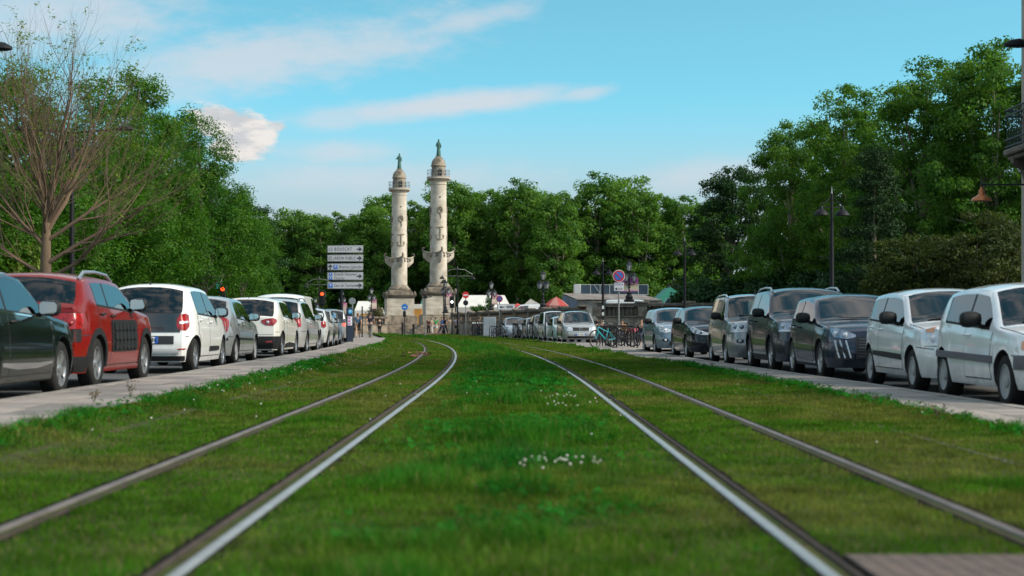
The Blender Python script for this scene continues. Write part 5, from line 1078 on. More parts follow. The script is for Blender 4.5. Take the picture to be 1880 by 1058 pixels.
# --- fairground
def gable_tent(label, px0, px1, Y, dep, ze, zr, m, mside, rz=0.0, z0=.9, name='tent', ridge_x=True, group='tents on the fairground'):
    x0, x1 = PX(px0, Y), PX(px1, Y); w_ = x1 - x0; o = thing(name, label, 'tent', ((x0 + x1) / 2, Y + dep / 2, z0), rz, group); h = ze - z0; r = zr - z0; a, c = w_ / 2, dep / 2
    b = MB()
    if ridge_x: i = .12 * w_; b.add([(-a, -c, h), (a, -c, h), (a - i, 0, r), (-a + i, 0, r), (-a, c, h), (a, c, h)], [(0, 1, 2, 3), (4, 3, 2, 5), (0, 3, 4), (1, 5, 2)])
    else: b.add([(-a, -c, h), (a, -c, h), (-a, c, h), (a, c, h), (-a * .2, -c, r), (-a * .2, c, r)], [(0, 4, 5, 2), (1, 3, 5, 4), (0, 1, 4)])
    b.build('roof', m, o, smooth=0)
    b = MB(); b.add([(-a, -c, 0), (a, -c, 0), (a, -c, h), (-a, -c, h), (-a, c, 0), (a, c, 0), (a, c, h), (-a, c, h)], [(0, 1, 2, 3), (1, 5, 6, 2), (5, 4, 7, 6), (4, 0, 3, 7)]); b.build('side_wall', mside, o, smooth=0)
    for sx in (-a, a): b = MB(); b.tube([(sx, -c - .03, 0), (sx, -c - .03, h)], .04, 5); b.build('pole', M_RAILG, o)
    return o
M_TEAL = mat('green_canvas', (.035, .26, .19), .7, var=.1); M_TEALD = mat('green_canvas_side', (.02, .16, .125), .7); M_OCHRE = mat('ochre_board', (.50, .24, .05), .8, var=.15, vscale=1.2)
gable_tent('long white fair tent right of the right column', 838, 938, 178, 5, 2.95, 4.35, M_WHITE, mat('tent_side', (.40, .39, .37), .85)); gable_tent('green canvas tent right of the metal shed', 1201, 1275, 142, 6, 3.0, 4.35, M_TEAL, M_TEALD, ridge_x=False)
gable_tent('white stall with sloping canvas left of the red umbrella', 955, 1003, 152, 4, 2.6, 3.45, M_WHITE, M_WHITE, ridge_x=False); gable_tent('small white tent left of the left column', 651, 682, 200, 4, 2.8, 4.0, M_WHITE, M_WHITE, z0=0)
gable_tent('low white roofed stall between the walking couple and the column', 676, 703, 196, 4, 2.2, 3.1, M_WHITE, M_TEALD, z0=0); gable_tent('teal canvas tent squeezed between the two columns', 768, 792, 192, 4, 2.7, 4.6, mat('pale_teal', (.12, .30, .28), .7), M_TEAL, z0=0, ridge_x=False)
o = thing('kiosk', 'ochre boarded kiosk with white flat roof between the two columns', 'kiosk', (PX(762, 190), 190, 0)); b = MB(); b.box((0, 0, 3.15), (2.0, 1.9, .55)); b.build('roof', M_WHITE, o, bevel=.03)
for k in range(5): b = MB(); b.box((-.68 + k * .34, -.9, 1.44), (.33, .06, 2.88)); b.build('plank', M_OCHRE, o)
b = MB(); b.box((0, .05, 1.43), (1.72, 1.7, 2.86)); b.build('wall', M_OCHRE, o)
o = thing('ticket_booth', 'small orange fronted booth behind the walking couple', 'booth', (PX(669, 196), 196, 0)); b = MB(); b.box((0, 0, 1.3), (1.0, 1.0, 2.6)); b.build('body', M_WHITE, o); b = MB(); b.box((0, -.52, 1.9), (.85, .03, .9)); b.build('front_panel', M_OCHRE, o)
# metal shed with a rusty corrugated roof
M_CORR = mat('corrugated', (.36, .35, .33), .6, .3, var=.3, vscale=1.5); M_CORRR = mat('corrugated_rust', (.40, .37, .34), .65, .2, var=.75, vscale=1.4, col2=(.26, .14, .085)); M_BLUET = mat('blue_tarp', (.12, .17, .25), .7, var=.4, vscale=1.2)
Ys = 136; x0, x1 = PX(1060, Ys), PX(1216, Ys); o = thing('metal_shed', 'grey corrugated metal shed with a rusty sheet roof', 'shed', (x0, Ys, .9)); wd = x1 - x0; n = 9
for k in range(n):
    b = MB(); a0, a1 = wd * k / n, wd * (k + 1) / n; m_ = 10; V = []
    for q in range(m_ + 1): x = a0 + (a1 - a0) * q / m_; y = .03 * (q % 2); V += [(x, y, 0), (x, y, 2.15)]
    b.add(V, [(2 * q, 2 * q + 2, 2 * q + 3, 2 * q + 1) for q in range(m_)]); b.build('wall_sheet', M_CORR, o, smooth=0)
    b = MB(); V = []; zl, zh = 2.2, 2.85
    for q in range(m_ + 1): x = a0 + (a1 - a0) * q / m_ ; dz = .035 * (q % 2) + .02 * (k % 2); V += [(x, -.35, zl + dz - .03 * (k / n)), (x - 1.1, 5.0, zh + dz - .2 * (k / n))]
    b.add(V, [(2 * q, 2 * q + 2, 2 * q + 3, 2 * q + 1) for q in range(m_)]); b.build('roof_sheet', M_CORRR, o, smooth=0)
b = MB(); b.box((wd - .05, 2.5, 1.1), (.06, 5, 2.2)); b.box((wd / 2, 5, 1.2), (wd, .06, 2.4)); b.build('back_wall', M_CORR, o)
b = MB(); b.add([(-1.15, 5.0, 0), (-.02, .0, 0), (-.02, -.1, 2.15), (-1.15, 4.6, 2.75), (-.5, 2.0, 1.2)], [(0, 1, 4), (1, 2, 4), (2, 3, 4), (3, 0, 4)]); b.build('side_tarpaulin', M_BLUET, o, smooth=0)
M_PANE = mat('cabin_pane', (.045, .07, .10), .25, spec=.35, var=.3, vscale=1.0); M_CABW = mat('cabin_white', (.42, .44, .45), .6)
Yc = 150; x0, x1 = PX(1054, Yc), PX(1191, Yc); o = thing('site_cabin', 'raised cabin with a row of dark panes above the metal shed', 'cabin', (x0, Yc, .9)); wd = x1 - x0
b = MB(); b.box((wd / 2, 1.6, 1.45), (wd - .3, 2.6, 2.9)); b.build('base', M_CORR, o); b = MB(); b.box((.32, .9, 3.42), (.64, 1.8, .98)); b.build('end_panel', M_CABW, o, bevel=.03); n = 7
for k in range(n):
    a = .66 + (wd - .7) * (k + .5) / n; b = MB(); b.box((a, .3, 3.4), ((wd - .7) / n - .06, .03, .88)); b.build('pane', M_PANE, o)
    b = MB(); b.box((.66 + (wd - .7) * (k + 1) / n, .29, 3.4), (.05, .06, .92)); b.build('post', M_CABW, o)
for z in (2.93, 3.87): b = MB(); b.box((wd / 2 + .3, .29, z), (wd - .6, .07, .05)); b.build('rail', M_CABW, o)
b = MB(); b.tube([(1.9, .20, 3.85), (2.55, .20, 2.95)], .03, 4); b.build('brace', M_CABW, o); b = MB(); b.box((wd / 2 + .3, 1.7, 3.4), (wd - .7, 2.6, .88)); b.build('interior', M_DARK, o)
def umbrella(label, px, Y, za, zr, r, cols, z0):
    o = thing('market_umbrella', label, 'umbrella', (PX(px, Y), Y, z0), .2, 'red umbrellas on the fairground'); b = MB(); b.tube([(0, 0, 0), (0, 0, za - z0)], .025, 6); b.build('pole', M_RAILG, o)
    for k in range(8):
        a0, a1 = 2 * PI * k / 8, 2 * PI * (k + 1) / 8; h, q = za - z0, zr - z0; b = MB(); p = lambda a, t, s=0: (r * t * math.cos(a), r * t * math.sin(a), h + (q - h) * t - .0 + s); am = (a0 + a1) / 2
        b.add([p(a0, 0), p(a0, .5, .06), p(a1, .5, .06), p(a0, 1), p(a1, 1), (r * .95 * math.cos(am), r * .95 * math.sin(am), q + .02), (r * math.cos(a0), r * math.sin(a0), q - .18), (r * math.cos(a1), r * math.sin(a1), q - .18), (r * .96 * math.cos(am), r * .96 * math.sin(am), q - .17)], [(0, 1, 2), (1, 3, 5), (1, 5, 2), (2, 5, 4), (3, 6, 8, 5), (5, 8, 7, 4)]); b.build('canopy_panel', cols[k % 2], o, smooth=0)
M_UR = mat('umbrella_red', (.50, .07, .06), .75, var=.2); M_UW = mat('umbrella_pale', (.50, .22, .19), .75)
umbrella('red and pale striped market umbrella above the silver people carrier', 1021, 124, 3.15, 2.45, 1.02, (M_UR, M_UW), .9); umbrella('small plain red umbrella left of the striped one', 950, 150, 3.0, 2.55, .75, (M_UR, M_UR), .9)
# --- stone town house at the right edge; it stretches back past the lens and shades the street
M_FAC = mat('facade_stone', (.40, .36, .30), .85, var=.3, vscale=.8, bump=.3, bscale=9)
o = thing('town_house', 'pale stone town house front at the right photo edge with iron balcony', 'house', (11.87, 36.6, 0)); Ln = 13.0
b = MB(); b.box((6, -Ln / 2, 5.2), (11.9, Ln, 10.4)); b.build('wall', M_FAC, o, smooth=0)
b = MB(); b.add([(0, 0, 10.4), (12, 0, 10.4), (12, -Ln, 10.4), (0, -Ln, 10.4), (4, -2.5, 12.4), (8, -2.5, 12.4), (8, -Ln + 2.5, 12.4), (4, -Ln + 2.5, 12.4)], [(0, 1, 5, 4), (1, 2, 6, 5), (2, 3, 7, 6), (3, 0, 4, 7), (4, 5, 6, 7)]); b.build('roof', mat('slate', (.07, .075, .085), .7), o, smooth=0)
for z, h, d in ((4.6, .35, .12), (8.6, .28, .10), (10.1, .5, .26)): b = MB(); b.box((-.05 - d / 2 + .03, -Ln / 2, z), (d, Ln, h)); b.build('cornice', M_FAC, o, smooth=0)
for y in range(0, 13, 12): b = MB(); b.box((-.03, -y - .35, 5), (.10, .62, 9.6)); b.build('quoin', M_FAC, o, smooth=0)
for k in range(3):
    y = -3.0 - k * 4.2
    for z, h in ((1.6, 2.6), (6.2, 2.3)): b = MB(); b.box((.02, y, z + h / 2 - .4), (.10, 1.5, h)); f = b.build('window', M_FAC, o); b = MB(); b.box((-.034, y, z + h / 2 - .4), (.02, 1.25, h - .2)); b.build('pane', M_PANE, f)
o2 = thing('balcony', 'black iron railed stone balcony jutting from the house at the right edge', 'balcony', (11.87, 35.1, 0)); o2.scale = (.82, 1, 1); b = MB(); b.box((-.30, 0, 4.86), (.66, 2.9, .14)); b.box((-.26, 0, 4.74), (.52, 2.8, .10)); b.build('slab', M_STONED, o2, bevel=.03)
for y in (-1.1, 1.1): b = MB(); b.prism([(0, 4.15), (-.12, 4.2), (-.22, 4.45), (-.5, 4.6), (-.5, 4.70), (0, 4.70)], y - .1, y + .1); b.build('bracket', M_STONED, o2)
def bars(pts, n, name='bar'):
    (xa, ya), (xb, yb) = pts
    for k in range(n + 1): t = k / n; b = MB(); x, y = xa + (xb - xa) * t, ya + (yb - ya) * t; b.tube([(x, y, 4.93), (x, y, 5.82)], .012, 4); b.build(name, M_IRON, o2)
bars(((-.58, -1.4), (-.58, 1.4)), 24); bars(((-.58, 1.4), (-.04, 1.4)), 6); bars(((-.58, -1.4), (-.04, -1.4)), 6)
for z in (4.99, 5.15, 5.70, 5.84): b = MB(); b.tube([(-.04, 1.4, z), (-.58, 1.4, z), (-.58, -1.4, z), (-.04, -1.4, z)], .022, 5); b.build('hand_rail', M_IRON, o2)
# ------------------------------------------------------------------ lamps, signs, bicycles, people
M_LGLASS = mat('lantern_glass', (.42, .45, .46), .25, coat=.6, var=.3, vscale=6); M_POLE = mat('pole_black', (.010, .011, .014), .6, spec=.2); M_GREYP = mat('pole_grey', (.20, .21, .22), .5, .4)
M_BANP = bpy.data.materials.new('banner_print'); M_BANP.use_nodes = True; t = NT(M_BANP.node_tree); tcn = t.add('ShaderNodeTexCoord'); sp = t.add('ShaderNodeSeparateXYZ'); t.l.new(tcn.outputs['Generated'], sp.inputs[0])
gc = t.ramp(t.m('ADD', sp.outputs[2], t.m('MULTIPLY', t.m('SUBTRACT', t.noise(tcn.outputs['Object'], 3.5, 4, .6), .5), .35)), [(0.0, (.30, .05, .30)), (.10, (.60, .45, .38)), (.38, (.62, .55, .36)), (.62, (.50, .22, .34)), (.82, (.28, .06, .34)), (1.0, (.45, .12, .30))]); t.l.new(gc, t.n['Principled BSDF'].inputs['Base Color']); t.n['Principled BSDF'].inputs['Roughness'].default_value = .8
M_BANK = bpy.data.materials.new('banner_print_pink'); M_BANK.use_nodes = True; t = NT(M_BANK.node_tree); tcn = t.add('ShaderNodeTexCoord'); sp = t.add('ShaderNodeSeparateXYZ'); t.l.new(tcn.outputs['Generated'], sp.inputs[0])
gc = t.ramp(sp.outputs[2], [(0.0, (.50, .16, .30)), (.12, (.60, .50, .40)), (.5, (.62, .48, .42)), (1.0, (.55, .13, .32))]); t.l.new(gc, t.n['Principled BSDF'].inputs['Base Color']); t.n['Principled BSDF'].inputs['Roughness'].default_value = .8
def lantern_meshes():
    g = MB().lathe([(.10, 0), (.20, .42)], n=6, cap=False).mesh('lantern_glass', M_LGLASS, 20)
    c = MB(); c.lathe([(.05, -.10), (.09, -.03), (.11, 0)], n=6); c.lathe([(.24, .42), (.20, .50), (.10, .60), (.05, .62), (.06, .68), (.015, .78)], n=6)
    for k in range(6): a = 2 * PI * k / 6; c.tube([(.105 * math.cos(a), .105 * math.sin(a), 0), (.205 * math.cos(a), .205 * math.sin(a), .42)], .014, 4)
    return g, c.mesh('lantern_frame', M_IRON, 30)
LG, LF = lantern_meshes()
def lantern(o, x, y, z, s=1.0): l = inst('lantern', LF, o, (x, y, z), 0, s); inst('glass', LG, l); return l
def ornate(label, px, Y, zb, top, banners=0, m=None, fr=3):
    X = PX(px, Y); o = thing('ornate_lamp', label, 'street lamp', (X, Y, zb), .2, 'ornate lantern lamps round the square'); h = top - zb - .78
    b = MB(); b.lathe([(.34, 0), (.36, .12), (.24, .2), (.26, .34), (.15, .5), (.17, .6), (.10, .7)], n=10); b.build('base', M_IRON, o)
    b = MB(); b.lathe([(.085, .68), (.07, h * .45), (.11, h * .47), (.07, h * .5), (.055, h - .9), (.10, h - .85), (.05, h - .78), (.045, h - .05)], n=10); b.build('post', M_IRON, o); lantern(o, 0, 0, h)
    for k in range(4):
        a = PI / 4 + k * PI / 2; b = MB(); q = lambda r, z: (r * math.cos(a), r * math.sin(a), z); b.tube([q(.04, h - .85), q(.2, h - .98), q(.36, h - .92), q(.38, h - .78)], .024, 5); b.build('arm', M_IRON, o); lantern(o, .38 * math.cos(a), .38 * math.sin(a), h - .70, .85)
    if banners:
        for s in ((-1, 1) if banners == 2 else (1,)):
            bn = thing('banner', ('purple' if m is M_BANP else 'pink') + ' printed banner hanging ' + ('left' if s < 0 else 'on the') + (' of' if s < 0 else ' right of') + ' the post of the ' + label.split(' lantern lamp')[1].strip() + ' lamp' if False else BN.pop(0), 'banner', (X + s * .33, Y - .06, zb + h * .33), 0, 'printed banners on the lantern lamps')
            b = MB(); V = []; n = 6
            for i in range(n + 1): z = h * .44 * i / n; yy = .03 * math.sin(i * 1.1 + px); V += [(-.28, yy, z), (.0, yy + .015, z), (.28, yy, z)]
            b.add(V, [(3 * i + k, 3 * i + k + 1, 3 * i + k + 4, 3 * i + k + 3) for i in range(n) for k in range(2)]); b.build('cloth', m, bn, smooth=60); c = MB()
            for z in (.0, h * .44): c.tube([(-.33 * s, .05, z), (.28 * s, .0, z)], .016, 5)
            c.build('rod', M_IRON, bn)
    return o
BN = ['purple and yellow banner on the left side of the lamp above the bike racks', 'purple and yellow banner on the right side of the lamp above the bike racks', 'pink banner on the lamp right of the white fair tent', 'pale pink banner on the lamp before the right column', 'pink banner on the lamp left of the left column', 'pink banner low on the lamp beside the parking meter', 'small pink banner above the left row of cars, leftmost of all']
ornate('black lantern lamp with purple banners on the balustrade above the bike racks', 1155, 104.9, 2.45, PZ(476, 104.9), 2, M_BANP); ornate('black lantern lamp without banner left of the striped umbrella', 997, 122, 2.15, PZ(495, 122)); ornate('black lantern lamp with pink banner over the white fair tent', 902, 149, 2.15, PZ(515, 149), 1, M_BANK)
ornate('black lantern lamp in front of the pedestal of the right column', 818, 162, 2.15, PZ(513, 162), 1, M_BANK); ornate('black lantern lamp just left of the left column', 682, 181, 1.9, PZ(527, 181), 1, M_BANK); ornate('black lantern lamp behind the parking meter', 628, 196, 1.2, PZ(533, 196), 1, M_BANK); ornate('black lantern lamp left of the red traffic light', 579, 205, 1.2, PZ(545, 205), 1, M_BANK)
BELL = MB().lathe([(.045, .34), (.06, .30), (.075, .22), (.17, .16), (.25, .06), (.27, 0), (.25, .01), (.05, .05)], n=16).mesh('lamp_shade', M_POLE, 40)
def bell_lamp(label, px, Y, h, arm=.42, drop=1.05, zb=0.0, long=0):
    o = thing('twin_bell_lamp', label, 'street lamp', (PX(px, Y), Y, zb), .25, 'black twin bell street lamps'); b = MB(); b.lathe([(.13, 0), (.13, .5), (.085, .62), (.075, h * .6), (.055, h - drop), (.05, h - .25)], n=10); b.build('post', M_POLE, o); b = MB(); b.lathe([(.05, h - .27), (.028, h - .22), (.012, h)], n=6); b.build('spike', M_GREYP, o)
    for s in (-1, 1):
        b = MB(); b.tube([(0, 0, h - .30), (s * arm * .45, 0, h - .55 if not long else h - .35), (s * arm, 0, h - drop + .42)], .022, 5); b.tube([(0, 0, h - drop + .28), (s * arm, 0, h - drop + .30)], .018, 5); b.build('arm', M_GREYP if long else M_POLE, o); inst('lamp_shade', BELL, o, (s * arm, 0, h - drop), 0, 1.0)
    return o
bell_lamp('tall black twin bell lamp standing before the conifer, right side', 1527, 58, 5.98); bell_lamp('black twin bell lamp left of the dense dark green tree', 1257, 88, 5.85); bell_lamp('black twin bell lamp with stickers on its post, left of the no-parking sign', 1107, 97, 5.05); bell_lamp('slim black twin bell lamp in front of the green tent', 1237, 150, 4.6, .5, zb=.9)
bell_lamp('thin tall lamp with long arms right of the right column', 840, 150, 6.55, 1.5, 1.25, 0, 1); bell_lamp('slim black bell lamp in front of the right column', 815, 158, 5.8, .12, .7); bell_lamp('thin lamp with long arms left of the direction signs', 586, 170, 6.2, 1.4, 1.2, 0, 1)
for k, z in enumerate((1.1, 1.6, 2.0)): o = thing('sticker', ('lowest', 'middle', 'topmost')[k] + ' pale sticker on the twin bell lamp by the bike racks', 'sticker', (PX(1107, 97), 96.91, z), 0, 'stickers on the lamp post'); b = MB(); b.box((.0, 0, 0), (.13, .012, .20)); b.build('paper', M_PAPER, o)
def cobra(label, X, Y, z, zb, arms, head=1.0, pole=True, cat='street lamp'):
    o = thing('street_lamp', label, cat, (X, Y, zb), 0, None)
    if pole: b = MB(); b.lathe([(.11, 0), (.10, 1.0), (.07, z - zb)], n=10); b.build('post', M_POLE, o)
    for dx in arms:
        b = MB(); b.tube([(0, 0, z - zb - .12), (dx * .6, 0, z - zb - .04), (dx, 0, z - zb)], .035, 6); b.build('arm', M_POLE, o); M = Matrix.Rotation(PI / 2 * (1 if dx > 0 else -1), 3, 'Y'); b = MB(); s = 1 if dx > 0 else -1
        P = []; n = 10
        for t, r, h in ((0, .04, .05), (.1, .10, .10), (.3, .16, .15), (.48, .15, .12), (.60, .05, .05)):
            for k in range(n): a = 2 * PI * k / n; P.append((dx + s * (t - .1) * head, r * head * math.cos(a), z - zb + h * head * (math.sin(a) if math.sin(a) > 0 else .30 * math.sin(a))))
        b.add(P, [(i * n + k, i * n + (k + 1) % n, (i + 1) * n + (k + 1) % n, (i + 1) * n + k) for i in range(4) for k in range(n)] + [tuple(range(n)), tuple(range(4 * n, 5 * n))]); b.build('lamp_head', M_POLE, o)
    return o
cobra('dark two-armed street lamp among the ash trees right of the bare tree', PX(132, 56), 56, PZ(238, 56), .05, (-1.5, 1.7), 1.0); cobra('street lamp head poking in at the top left photo edge', -11.35, 30, PZ(90, 30), .05, (1.35,), 1.0)
cobra('dark lamp head on an arm fixed high on the stone house', 12.02, 36, PZ(84, 36), PZ(84, 36), (-.25,), 1.1, False)
o = thing('copper_lamp', 'orange copper bell lamp hanging from a long bracket on the stone house', 'wall lamp', (PX(1802, 34), 34, PZ(369, 34))); o.scale = (.9, .9, .88); M_COP = mat('copper', (.50, .17, .06), .38, .5, var=.3, vscale=9)
b = MB(); b.lathe([(.03, .34), (.035, .28), (.07, .26), (.075, .16), (.11, .13), (.20, .08), (.245, .02), (.25, 0), (.22, .01), (.05, .05)], n=20); b.build('shade', M_COP, o); b = MB(); b.tube([(0, 0, .34), (0, 0, .42)], .03, 6); b.tube([(0, 0, .40), (.9, 0, .40), (1.95, 0, .40)], .022, 6); b.tube([(1.9, 0, .05), (1.2, 0, .38)], .015, 5); b.build('bracket', M_IRON, o)
# direction signs
M_SIGN = mat('sign_face', (.46, .47, .50), .5); M_SIGNF = mat('sign_frame', (.22, .235, .25), .5); M_BLUE = mat('sign_blue', (.03, .14, .52), .5); M_WTX = mat('sign_white', (.72, .73, .74), .5); M_NAVY = mat('sign_ink', (.03, .035, .055), .6)
Yd = 84; s_ = F / Yd; Xc = PX(634, Yd); o = thing('direction_sign', 'mast with five grey direction panels to town destinations', 'direction sign', (PX(627, Yd), Yd, .06)); b = MB(); b.lathe([(.09, 0), (.09, PZ(447, Yd) - .06)], n=12); b.build('post', M_POLE, o)
def arrow(parent, x, z, s, up=False):
    P = [(-.13, -.028), (.03, -.028), (-.03, -.10), (.04, -.10), (.14, 0), (.04, .10), (-.03, .10), (.03, .028), (-.13, .028)]
    if up: P = [(-q[1], q[0]) for q in P]
    b = MB(); b.prism([(x + q[0] * s, z + q[1] * s) for q in P], -.140, -.128); b.build('arrow', M_NAVY, parent, smooth=0)
def psq(parent, x, z, s): b = MB(); b.box((x, -.131, z), (s, .012, s)); q = b.build('parking_mark', M_BLUE, parent); text('P', s * .95, M_WTX, q, (x, -.139, z - .0))
for y0, y1, kind in ((451, 465, 0), (468, 481, 1), (484, 497, 2), (500, 515, 3), (518, 531, 4)):
    zc = PZ((y0 + y1) / 2, Yd) - .06; hgt = (y1 - y0) / s_; wd = 66 / s_; xo = Xc - PX(627, Yd); b = MB(); pl_ = MB(); pl_.box((xo, -.10, zc), (wd, .05, hgt)); p = pl_.build('sign_panel', M_SIGNF, o, bevel=.02); b.box((xo, -.126, zc), (wd - .10, .006, hgt - .09)); b.build('face', M_SIGN, p)
    L_, R_ = xo - wd / 2 + .09, xo + wd / 2 - .20; tx = lambda body, x, z, sz, sh=.25, sp=1.12, fit=0: text(body, sz, M_NAVY, p, (x, -.131, z), (PI / 2, 0, 0), 'LEFT', shear=sh, space=sp, fit=fit)
    if kind == 0: tx('LE BOUSCAT', L_, zc, .25, 0, 1.25, 1.22); arrow(p, R_, zc, 1)
    if kind == 1:
        b = MB(); b.box((L_ + .09, -.131, zc), (.18, .008, .20)); q = b.build('info_mark', M_SIGNF, p); text('i', .2, M_WTX, q, (L_ + .09, -.137, zc)); tx('JARDIN PUBLIC', L_ + .25, zc, .235, fit=1.20); arrow(p, R_, zc, 1)
    if kind == 2: arrow(p, L_ + .08, zc, 1, True); psq(p, L_ + .36, zc, .21); tx('Bourse J.Jaurès', L_ + .52, zc, .23, .25, 1.05, 1.20)
    if kind == 3: psq(p, L_ + .10, zc + .105, .17); psq(p, L_ + .10, zc - .105, .17); tx('Grands Hommes', L_ + .26, zc + .10, .20, .25, 1.15, 1.20); tx('Tourny', L_ + .26, zc - .10, .20, .25, 1.15, .56); arrow(p, R_, zc, 1)
    if kind == 4: psq(p, L_ + .10, zc, .22); tx('Cars de Tourisme', L_ + .27, zc, .22, .25, 1.12, 1.20); arrow(p, R_, zc, 1)
# no-parking and other round signs
M_SRED = mat('sign_red', (.42, .02, .025), .45); M_SBLUE = mat('sign_disc_blue', (.03, .11, .42), .45)
def disc_sign(label, px, py, r, Y, zb, ring, face, post, extra=None, name='round_sign', back=False):
    o = thing(name, label, 'sign', (PX(px, Y), Y, zb)); z = PZ(py, Y) - zb; b = MB(); b.lathe([(.04, 0), (.04, z + r * .8)], n=8); b.build('post', post, o); b = MB(); b.disc((0, -.06, z), r, .03, 28); d = b.build('disc', ring, o)
    if face: b = MB(); b.disc((0, -.079, z), r * .74, .008, 26); b.build('face', face, d)
    if extra: extra(o, d, z, r)
    return o
def slash(o, d, z, r):
    b = MB(); b.disc((0, -.056, z), r * 1.07, .03, 28); b.build('rim', M_WTX, d); b = MB(); M = Matrix.Rotation(math.radians(45), 3, 'Y'); b.box((0, -.088, z), (r * 1.5, .008, r * .20), M); b.build('slash', M_SRED, d)
def zone(o, d, z, r):
    slash(o, d, z, r); zc = PZ(527, 76) - .03; b = MB(); b.box((.0, -.06, zc), (.47, .02, .40)); p = b.build('zone_panel', M_SIGN, o, bevel=.01); text('ZONE A', .115, mat('sign_blue_ink', (.08, .06, .30), .5), p, (0, -.073, zc + .12), space=1.05); b = MB(); b.prism([(-.17, zc - .05), (-.06, zc - .05), (-.075, zc - .10), (-.09, zc - .16), (-.14, zc - .16), (-.155, zc - .10)], -.078, -.07); b.build('meter_mark', M_NAVY, p)
    b = MB(); b.box((.07, -.072, zc - .10), (.22, .006, .035)); b.build('print_line', M_NAVY, p); b = MB(); b.box((0, -.07, .75), (.13, .02, .16)); b.build('sticker', M_WTX, o)
disc_sign('no-parking sign with ZONE A panel above the bike racks', 1136, 507, .275, 76, .03, M_SRED, M_SBLUE, M_GREYP, zone, 'no_parking_sign')
def second(o, d, z, r):
    slash(o, d, z, r); zc = PZ(564, 131); b = MB(); b.box((.55, -.06, zc), (1.5, .03, .50)); p = b.build('sign_panel', M_SIGNF, o, bevel=.02); b = MB(); b.box((.55, -.08, zc), (1.4, .008, .42)); b.build('face', M_WTX, p); b = MB(); b.box((.85, -.088, zc + .02), (.55, .006, .22)); b.build('mark', M_SIGNF, p); b = MB(); b.prism([(0, zc), (.16, zc + .12), (.16, zc + .04), (.42, zc + .04), (.42, zc - .04), (.16, zc - .04), (.16, zc - .12)], -.094, -.084); b.build('arrow', M_NAVY, p, smooth=0)
disc_sign('no-parking sign over a white arrow board by the grey cabinet', 917, 549, .27, 131, 0, M_SRED, M_SBLUE, M_GREYP, second, 'no_parking_sign')
def noentry(o, d, z, r): b = MB(); b.box((0, -.079, z), (r * 1.4, .008, r * .36)); b.build('bar', M_WTX, d); b = MB(); b.disc((0, -.05, z - .70), .24, .03, 24); b.build('back_disc', M_IRON, o)
disc_sign('red no-entry sign on a grey pole right of the right column', 855, 542, .30, 142, 0, mat('sign_red_bright', (.60, .03, .025), .4), None, M_GREYP, noentry, 'no_entry_sign')
def bluep(o, d, z, r): b = MB(); b.box((0, -.079, z - .03), (r * 1.0, .008, r * .22)); b.build('mark', M_WTX, d); b = MB(); b.box((-.02, -.02, z - .62), (.26, .22, .50)); b.build('signal_box', M_IRON, o, bevel=.02)
disc_sign('blue round sign on a black post before the left column', 743, 564, .29, 140, 0, mat('sign_blue_bright', (.02, .17, .55), .4), None, M_POLE, bluep, 'blue_sign')
disc_sign('grey back of a round sign standing by the parking meter', 647, 553, .17, 78, .03, mat('sign_back', (.24, .26, .27), .5, .3), None, M_GREYP, None, 'sign_back')
def traffic(label, px, py, Y, lit, h=None, zb=0.0):
    o = thing('traffic_light', label, 'traffic light', (PX(px, Y), Y, zb), 0, 'traffic lights at the crossing'); z = PZ(py, Y) - zb; b = MB(); b.lathe([(.06, 0), (.055, z + .25)], n=8); b.build('post', M_POLE, o); b = MB(); b.box((0, -.13, z - .30), (.30, .22, .95)); b.box((0, .01, z - .30), (.46, .03, 1.1)); hs = b.build('housing', M_IRON, o, bevel=.03)
    for k in range(3):
        on = k == lit; b = MB(); m = (mat('light_red', (.8, .05, .01), .4, emit=(1.0, .07, .01), estr=1.4) if lit == 0 else mat('light_white', (.8, .8, .8), .4, emit=(1, 1, .95), estr=1.2)) if on else M_DARK
        b.disc((0, -.245, z - .29 * k), .125 if on else .10, .02, 16); b.build('lens', m, hs); c = MB(); c.tube([(.14 * math.cos(a), -.30, z - .29 * k + .14 * math.sin(a)) for a in np.linspace(0, PI, 9)], .02, 4); c.build('visor', M_IRON, hs)
    return o
traffic('traffic light showing red left of the direction signs', 592, 540, 118, 0); traffic('traffic light showing red beside the turquoise banner', 410, 531, 100, 0); traffic('traffic light with a white lamp right of the right column', 830, 549, 148, 0 if False else 1)
o = thing('camera_mast', 'slim pale mast with a dark device on top before the columns', 'mast', (PX(781, 138), 138, 0)); b = MB(); b.lathe([(.05, 0), (.05, PZ(548, 138))], n=8); b.build('post', M_GREYP, o); b = MB(); b.box((0, -.05, PZ(545, 138)), (.30, .22, .30)); b.tube([(-.35, 0, PZ(547, 138)), (.55, 0, PZ(545, 138))], .04, 5); b.build('device', M_IRON, o)
o = thing('banner_sign', 'turquoise and white hanging shop banner behind the small white hatchback', 'banner', (PX(404, 104), 104, 0)); b = MB(); b.lathe([(.05, 0), (.05, PZ(498, 104))], n=8); b.build('post', M_POLE, o); b = MB(); b.box((-.10, -.06, PZ(516, 104)), (.34, .03, 1.0)); b.build('turquoise_cloth', mat('turquoise', (.06, .42, .40), .7), o); b = MB(); b.box((.10, -.09, PZ(511, 104)), (.20, .03, 1.3)); b.build('white_cloth', M_WTX, o)
